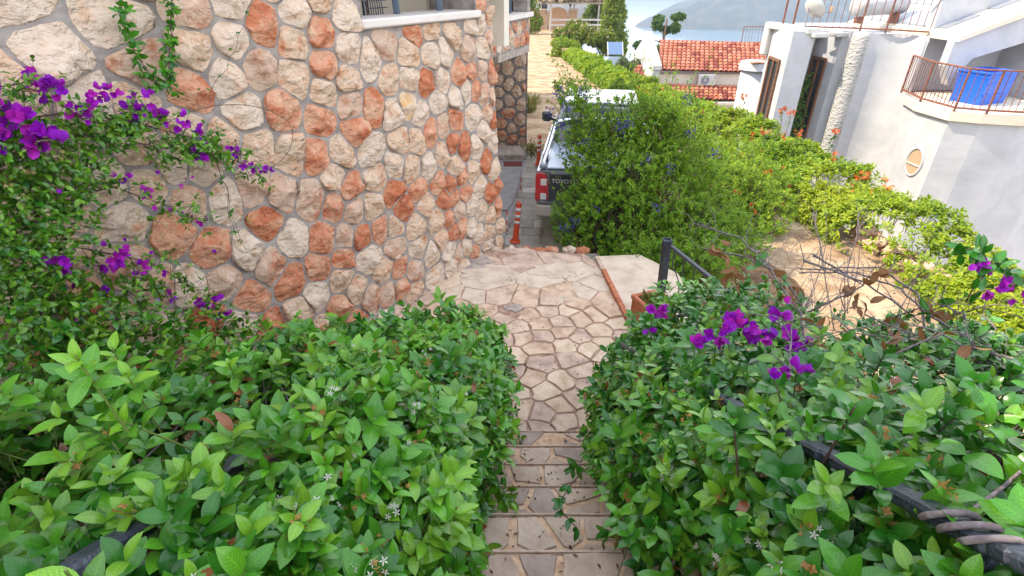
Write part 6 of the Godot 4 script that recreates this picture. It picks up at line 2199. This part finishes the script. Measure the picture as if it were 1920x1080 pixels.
		for k in 26:
			bx.append(aim(q + Vector3(rng.randf_range(-0.07, 0.07), rng.randf_range(-0.09, 0.06), rng.randf_range(-0.06, 0.06)), rand_dir(), rand_dir(), rng.randf_range(0.014, 0.022)))
			bc.append(lin_c(0.14, 0.12, 0.5).lerp(lin_c(0.06, 0.05, 0.3), rng.randf()))
	obj("branch", br.done(), M.bark, t)
	many("leaves", small_leaf, M.soft_leaf, xs, cs, t)
	many("flowers", dot_flower, M.petal, bx, bc, t)
	t = thing("pomegranate_shrub", "broad yellow green shrub with a few red flowers between the pickup and the lane hedge", "shrub")
	xs = []
	cs = []
	bx = []
	bc = []
	br = Shape.new()
	br.smooth(true)
	foot = v(3.4, 3.85, 8.2)
	for b in [[v(3.2, 3.0, 8.3), Vector3(0.6, 0.6, 0.5), 620], [v(3.7, 3.1, 8.4), Vector3(0.6, 0.55, 0.5), 620], [v(4.1, 3.3, 8.2), Vector3(0.5, 0.45, 0.5), 420], [v(3.1, 2.65, 9.0), Vector3(0.5, 0.45, 0.5), 330], [v(3.9, 2.85, 9.0), Vector3(0.55, 0.45, 0.5), 420], [v(3.2, 3.45, 7.6), Vector3(0.5, 0.4, 0.4), 360], [v(4.4, 3.2, 9.2), Vector3(0.5, 0.45, 0.5), 360]]:
		br.tube(curve(foot + Vector3(rng.randf_range(-0.3, 0.3), 0, 0), b[0], Vector3(0.05, 0.05, 0), 6), [0.02, 0.014, 0.01, 0.006], 6)
		for k in int(b[2] * 1.8):
			var d := rand_dir() * pow(rng.randf(), 0.38)
			var p: Vector3 = b[0] + Vector3(d.x * b[1].x, d.y * b[1].y, d.z * b[1].z)
			if fine.get_noise_3d(p.x * 110.0, p.y * 110.0, p.z * 110.0) < -0.2 and rng.randf() < 0.75: continue
			shoot(xs, cs, p, d.normalized() * 0.7 + Vector3(0, 0.6, 0.1) + rand_dir() * 0.5, rng.randi_range(3, 5), 0.02, rng.randf_range(0.04, 0.062), 0.8, func(tt): return lin_c(0.12, 0.34, 0.015).lerp(lin_c(0.5, 0.62, 0.025), clampf(rng.randf() * 0.8 + tt * 0.2, 0, 1)))
			if k % 5 == 0: br.tube([b[0].lerp(p, 0.5), p], [0.004, 0.002], 4, false)
			if rng.randf() < 0.012:
				for i in 4:
					bx.append(aim(p + d.normalized() * 0.08 + rand_dir() * 0.03, rand_dir(), rand_dir(), 0.035))
					bc.append(lin_c(0.62, 0.08, 0.03))
	obj("branch", br.done(), M.bark, t)
	many("leaves", small_leaf, M.soft_leaf, xs, cs, t)
	many("flowers", dot_flower, M.petal, bx, bc, t)
	# dead twiggy shrub with brown leaves
	t = thing("dead_shrub", "dead twiggy shrub with curled brown leaves behind the right hedge", "shrub")
	var tw := Shape.new()
	tw.smooth(true)
	var lines := [[v(1.18, 1.38, 3.2), v(1.39, 1.37, 2.95), v(1.47, 1.43, 2.7), v(1.58, 1.59, 2.45), v(1.54, 1.78, 2.2)], [v(1.24, 1.51, 3.1), v(1.44, 1.48, 2.93), v(1.61, 1.54, 2.77), v(1.75, 1.73, 2.6)], [v(1.78, 1.58, 2.9), v(1.97, 1.47, 2.7), v(2.11, 1.46, 2.5), v(2.14, 1.5, 2.3), v(2.22, 1.52, 2.1), v(2.19, 1.6, 1.9)], [v(1.84, 1.61, 3.0), v(2.16, 1.47, 2.77), v(2.24, 1.51, 2.53), v(2.15, 1.58, 2.3)], [v(2.26, 1.49, 2.4), v(2.33, 1.5, 2.3), v(2.31, 1.6, 2.2)], [v(3.02, 2.79, 4.2), v(2.82, 2.26, 4.27), v(2.69, 1.92, 4.33), v(2.66, 1.8, 4.4)], [v(3.15, 2.73, 4.2), v(3.04, 2.26, 4.27), v(3.06, 1.97, 4.33), v(3.06, 1.8, 4.4)], [v(1.89, 1.56, 2.4), v(2.01, 1.55, 2.23), v(2.15, 1.53, 2.07), v(2.27, 1.48, 1.9)], [v(1.09, 1.23, 1.7), v(0.98, 1.28, 1.45), v(0.95, 1.24, 1.2)], [v(1.75, 1.75, 2.7), v(1.98, 1.5, 2.6), v(1.7, 1.35, 2.7)], [v(2.2, 1.6, 2.4), v(1.9, 1.42, 2.5), v(1.6, 1.34, 2.6)]]
	for line in lines:
		var c := []
		for i in line.size() - 1:
			for s in 4: c.append(line[i].lerp(line[i + 1], s / 4.0) + rand_dir() * 0.006)
		c.append(line[-1])
		var rad := []
		for i in c.size(): rad.append(lerpf(0.004, 0.007, float(i) / c.size()))
		tw.tube(c, rad, 6)
		for i in c.size():
			for k in 2:
				if rng.randf() < 0.75:
					var e := rand_dir() * 0.8 + Vector3(0, 0.5, 0)
					var m: Vector3 = c[i] + e * rng.randf_range(0.05, 0.1)
					tw.tube([c[i], m, m + (e + rand_dir() * 0.8).normalized() * rng.randf_range(0.05, 0.16)], [0.0028, 0.002, 0.001], 4, false)
	for k in 16:
		var a := v(rng.randf_range(1.3, 2.6), 0.0, rng.randf_range(1.5, 2.6))
		var b := a + Vector3(rng.randf_range(-0.6, 0.6), 0, rng.randf_range(-0.5, 0.5))
		a.y = EYE - (0.44 + 0.505 * -a.z * (1.0 - 0.05 * (a.x - 0.7)))
		b.y = EYE - (0.44 + 0.505 * -b.z * (1.0 - 0.05 * (b.x - 0.7)))
		var c := curve(a, b, Vector3(rng.randf_range(-0.1, 0.1), rng.randf_range(-0.02, 0.12), 0), 8)
		tw.tube(c, [0.0045, 0.004, 0.0035, 0.003, 0.002], 5)
		for i in range(1, 8):
			if rng.randf() < 0.5: tw.tube([c[i], c[i] + (rand_dir() + Vector3(0, 0.4, 0)) * 0.09], [0.002, 0.001], 4, false)
		if k % 2 == 0:
			for i in 3: obj("dry_leaf", leaf_mesh_set[rng.randi() % 3], M.dry_leaf, t, aim(c[rng.randi() % 8], rand_dir() + Vector3(0, -0.5, 0.2), rand_dir(), rng.randf_range(0.055, 0.08)))
	# bare sticks standing in the sandy ground behind
	for k in 14:
		var a := v(rng.randf_range(2.2, 3.4), 2.75, rng.randf_range(3.6, 4.5))
		var b := a + Vector3(rng.randf_range(-0.35, 0.35), rng.randf_range(0.4, 1.0), rng.randf_range(-0.2, 0.2))
		tw.tube(curve(a, b, rand_dir() * 0.07, 5), [0.007, 0.006, 0.005, 0.004, 0.002], 5)
		for i in 4:
			var m := a.lerp(b, rng.randf_range(0.4, 0.95))
			tw.tube([m, m + (rand_dir() + Vector3(0, 0.6, 0)) * 0.16], [0.003, 0.001], 4, false)
	obj("twig", tw.done(), M.grey_bark, t)
	for q in [v(1.25, 1.41, 2.9), v(1.38, 1.58, 2.84), v(1.68, 1.64, 2.78), v(2.01, 1.62, 2.72), v(1.82, 1.75, 2.6), v(2.0, 1.6, 2.6), v(2.2, 1.52, 2.4), v(2.1, 1.6, 2.4), v(1.93, 1.36, 2.45), v(1.6, 1.7, 2.3), v(1.74, 1.63, 2.3), v(1.3, 1.52, 2.8), v(1.5, 1.5, 2.75), v(2.28, 1.6, 2.15)]:
		for k in rng.randi_range(4, 8):
			obj("dry_leaf", leaf_mesh_set[rng.randi() % 3], M.dry_leaf, t, aim(q + rand_dir() * 0.05, rand_dir() + Vector3(0, -0.7, 0.2), rand_dir(), rng.randf_range(0.06, 0.095)))
	var gxs := []
	var gcs := []
	for q in [v(1.5, 1.52, 2.6), v(1.6, 1.62, 2.55), v(1.42, 1.46, 2.75), v(1.35, 1.6, 2.7), v(1.55, 1.72, 2.45), v(1.75, 1.78, 2.6)]:
		shoot(gxs, gcs, q, Vector3(0.2, 1, 0.2), 3, 0.03, 0.075, 0.9, func(tt): return lin_c(0.06, 0.24, 0.04))
	var all := []
	all.resize(gxs.size())
	all.fill(true)
	plant_leaves(t, gxs, gcs, all, 300, M.leaf, nearest_tint)

func build_road_hedge() -> void:
	var t := thing("trumpet_vine_hedge", "long yellow green trumpet vine hedge with orange flowers along the outer lane edge", "hedge")
	var xs := []
	var cs := []
	var fx := []
	var fc := []
	var height := [Vector2(4, 0.12), Vector2(5, 0.34), Vector2(7, 0.5), Vector2(8.5, 0.72), Vector2(12, 0.9), Vector2(16, 0.8), Vector2(24, 0.6), Vector2(35, 0.45)]
	var st := Shape.new()
	st.smooth(true)
	for k in 30000:
		var q := pow(rng.randf(), 1.75)
		var d := lerpf(4.2, 34.5, q)
		var ang := rng.randf_range(-0.15, PI * 1.02)
		var c := cos(ang)
		var s := sin(ang)
		var lump := fine.get_noise_2d(d * 45.0, 4.0)
		var ht := table(height, d) * (1.0 + 0.35 * lump)
		var half := 0.62 + 0.15 * lump + (0.35 if d < 9.5 else 0.0)
		var x := road_edge(d) + 0.25 + half * c + 0.12 * fine.get_noise_2d(d * 80.0, c * 40.0)
		var base := road_level(d) + (0.9 if c > 0.6 else 0.0)
		var h := base - ht * pow(maxf(0.0, s), 0.6) - 0.1 * fine.get_noise_3d(x * 120.0, d * 120.0, s * 60.0)
		if d < 7.6 and d > 6.1 and c < -0.25 and rng.randf() < 0.85: continue
		if fine.get_noise_3d(x * 90.0, h * 90.0, d * 90.0) < -0.33 and rng.randf() < 0.8: continue
		var nrm := Vector3(c, maxf(0.1, s), 0.0).normalized()
		var p := v(x, h, d) - nrm * rng.randf() * 0.14
		var far := clampf((d - 9.0) / 22.0, 0.0, 1.0)
		var yellow := clampf(0.35 + 0.4 * fine.get_noise_2d(d * 25.0, x * 25.0) + (0.25 if d < 9.0 else 0.0) + 0.15 * s, 0.0, 1.0)
		shoot(xs, cs, p, nrm + Vector3(0, 0.25, 0.1) + rand_dir() * 0.7, rng.randi_range(2, 4), 0.03, rng.randf_range(0.07, 0.11) * (1.0 + far * 0.8), 0.95, func(tt): return lin_c(0.1, 0.32, 0.012).lerp(lin_c(0.54, 0.62, 0.025), clampf(yellow * 0.8 + rng.randf_range(-0.25, 0.25) + tt * 0.12, 0, 1)))
		if k % 14 == 0: st.tube([p - nrm * 0.3, p], [0.006, 0.003], 4, false)
	# upright flowering tips
	for q in [[v(5.4, 2.9, 11.0), 0.6], [v(5.42, 2.95, 10.8), 0.65], [v(5.0, 3.0, 10.6), 0.4], [v(5.45, 3.05, 10.3), 0.5], [v(6.0, 2.9, 10.1), 0.4], [v(5.85, 3.2, 9.9), 0.3], [v(4.75, 2.9, 13.0), 0.5], [v(5.2, 2.9, 12.4), 0.6], [v(5.7, 3.1, 9.2), 0.4], [v(6.0, 3.2, 8.8), 0.3]]:
		var b: Vector3 = q[0]
		var e := b + Vector3(rng.randf_range(-0.05, 0.1), q[1], 0)
		st.tube(curve(b, e, Vector3(0.04, 0, 0), 5), [0.008, 0.005], 5)
		for i in 7: shoot(xs, cs, b.lerp(e, i / 7.0), rand_dir() + Vector3(0, 0.5, 0), 1, 0.03, 0.08, 1.1, func(tt): return lin_c(0.06, 0.19, 0.025).lerp(lin_c(0.25, 0.36, 0.04), rng.randf()))
		for i in 7:
			fx.append(aim(e + rand_dir() * 0.06, rand_dir() + Vector3(0, 0.2, 0), rand_dir(), rng.randf_range(0.035, 0.06)))
			fc.append(lin_c(0.75, 0.13, 0.04).lerp(lin_c(0.8, 0.28, 0.12), rng.randf()))
	for k in 46:
		var d := rng.randf_range(7.5, 19.0)
		var c := rng.randf_range(-1.0, 0.6)
		var p := v(road_edge(d) + 0.25 + 0.65 * c, road_level(d) - table(height, d) * pow(sqrt(1.0 - c * c), 0.6) - 0.05, d)
		for i in rng.randi_range(2, 6):
			fx.append(aim(p + rand_dir() * 0.06, rand_dir() + Vector3(-0.2, 0.3, 0.5), rand_dir(), rng.randf_range(0.03, 0.05)))
			fc.append(lin_c(0.75, 0.13, 0.03).lerp(lin_c(0.8, 0.32, 0.08), rng.randf()))
	obj("stem", st.done(), M.bark, t)
	many("leaves", small_leaf, M.soft_leaf, xs, cs, t)
	many("flowers", dot_flower, M.petal, fx, fc, t)
	# broken rubble wall showing through the hedge
	var w := thing("rubble_wall", "low broken rubble wall half buried under the vine hedge", "wall")
	var base := Shape.new()
	base.prism(PackedVector2Array([Vector2(5.75, 6.0), Vector2(5.62, 7.4), Vector2(5.85, 7.5), Vector2(6.1, 6.0)]), ground_map, 3.5, 4.0)
	obj("core", base.done(), M.soil, w)
	for k in 46:
		var d := rng.randf_range(5.2, 7.9)
		var pl := PackedVector2Array()
		for i in 7: pl.append(Vector2.from_angle(TAU * i / 7) * rng.randf_range(0.06, 0.13))
		var yaw := Basis(Vector3.UP, -1.45 + rng.randf_range(-0.4, 0.4)) * Basis(Vector3.RIGHT, rng.randf_range(-0.9, 0.1))
		obj("stone", stone_mesh(pl, yaw, 0.07, 10), M.stone[[0, 0, 5, 2, 1][k % 5]], w, Transform3D(Basis(), v(lerpf(5.9, 5.6, (d - 5.2) / 2.7) - rng.randf() * 0.22, 3.64 - rng.randf() * 0.24, d)))

func build_small_plants() -> void:
	# dry leaves and twigs fallen on the steps
	var xs := []
	var cs := []
	for k in 1050:
		var d := rng.randf_range(0.9, 5.6)
		var x := rng.randf_range(-0.25, 0.75) + (0.18 if rng.randf() < 0.4 else 0.0)
		var step := int(floor((d - 1.31) / 0.3)) + 1
		var h := 2.0 + 0.17 * mini(step, 6)
		if fine.get_noise_2d(x * 110.0, d * 110.0) < (0.05 if d > 2.8 else -0.08): continue
		xs.append(aim(v(x, h - 0.013, d), Vector3(rng.randf_range(-1, 1), 0.1, rng.randf_range(-1, 1)), Vector3.UP + rand_dir() * 0.5, rng.randf_range(0.012, 0.03)))
		cs.append(lin_c(0.08, 0.04, 0.02).lerp(lin_c(0.3, 0.2, 0.08), rng.randf()))
	many("fallen_leaves", tiny_leaf, M.soft_leaf, xs, cs, null, "small dry leaves and husks fallen on the stone steps")
	# gravel, small stones and litter on the sandy ground
	xs = []
	cs = []
	for k in 2600:
		var d := rng.randf_range(2.6, 24.0)
		var lo := 3.2 if d < 6.9 else 2.4
		var x := lerpf(lo, road_edge(d) - 0.2, rng.randf())
		if rng.randf() < 0.4: x = road_edge(d) - rng.randf() * 0.8
		xs.append(aim(v(x, road_level(d) - 0.014, d), rand_dir(), rand_dir(), rng.randf_range(0.01, 0.035) * (1.6 if rng.randf() < 0.1 else 1.0)))
		cs.append(lin_c(0.2, 0.15, 0.1).lerp(lin_c(0.5, 0.42, 0.33), rng.randf()))
	var peb := SphereMesh.new()
	peb.radius = 0.5
	peb.height = 0.7
	peb.radial_segments = 6
	peb.rings = 3
	many("gravel", peb, M.gravel, xs, cs, null, "loose gravel and small stones strewn over the sandy lane")
	# weeds
	var said := ["tuft of dry grass at the foot of the rubble wall by the landing edge", "yellow green weeds beside the farther orange bollard", "grey green seedling growing by the lane edge past the doorstep"]
	var spots := [[v(-0.62, 3.02, 5.92), 0.2, 130, 0.15], [v(0.48, 3.72, 12.6), 0.3, 260, 0.34], [v(0.55, 4.0, 18.0), 0.25, 200, 0.75]]
	for k in 3:
		var t := thing("weed", said[k], "plant", spots[k][0])
		xs = []
		cs = []
		for i in spots[k][2]:
			var a: Vector3 = Vector3(rng.randf_range(-1, 1), 0, rng.randf_range(-1, 1)) * spots[k][1] * 0.6
			var up := Vector3(rng.randf_range(-0.5, 0.5), 1, rng.randf_range(-0.5, 0.5))
			xs.append(aim(a + up * spots[k][3] * rng.randf() * 0.8, up, rand_dir(), rng.randf_range(0.5, 1.0) * spots[k][3] * 0.5))
			xs[-1].basis.x *= 0.35
			cs.append(lin_c(0.12, 0.2, 0.05).lerp(lin_c(0.42, 0.36, 0.12), rng.randf()))
		many("leaves", tiny_leaf, M.soft_leaf, xs, cs, t)
		var st := Shape.new()
		for i in 6: st.tube([Vector3(0, -0.02, 0), Vector3(rng.randf_range(-0.1, 0.1), spots[k][3] * 0.8, rng.randf_range(-0.1, 0.1))], [0.004, 0.001], 4)
		obj("stem", st.done(), M.green_stem, t)
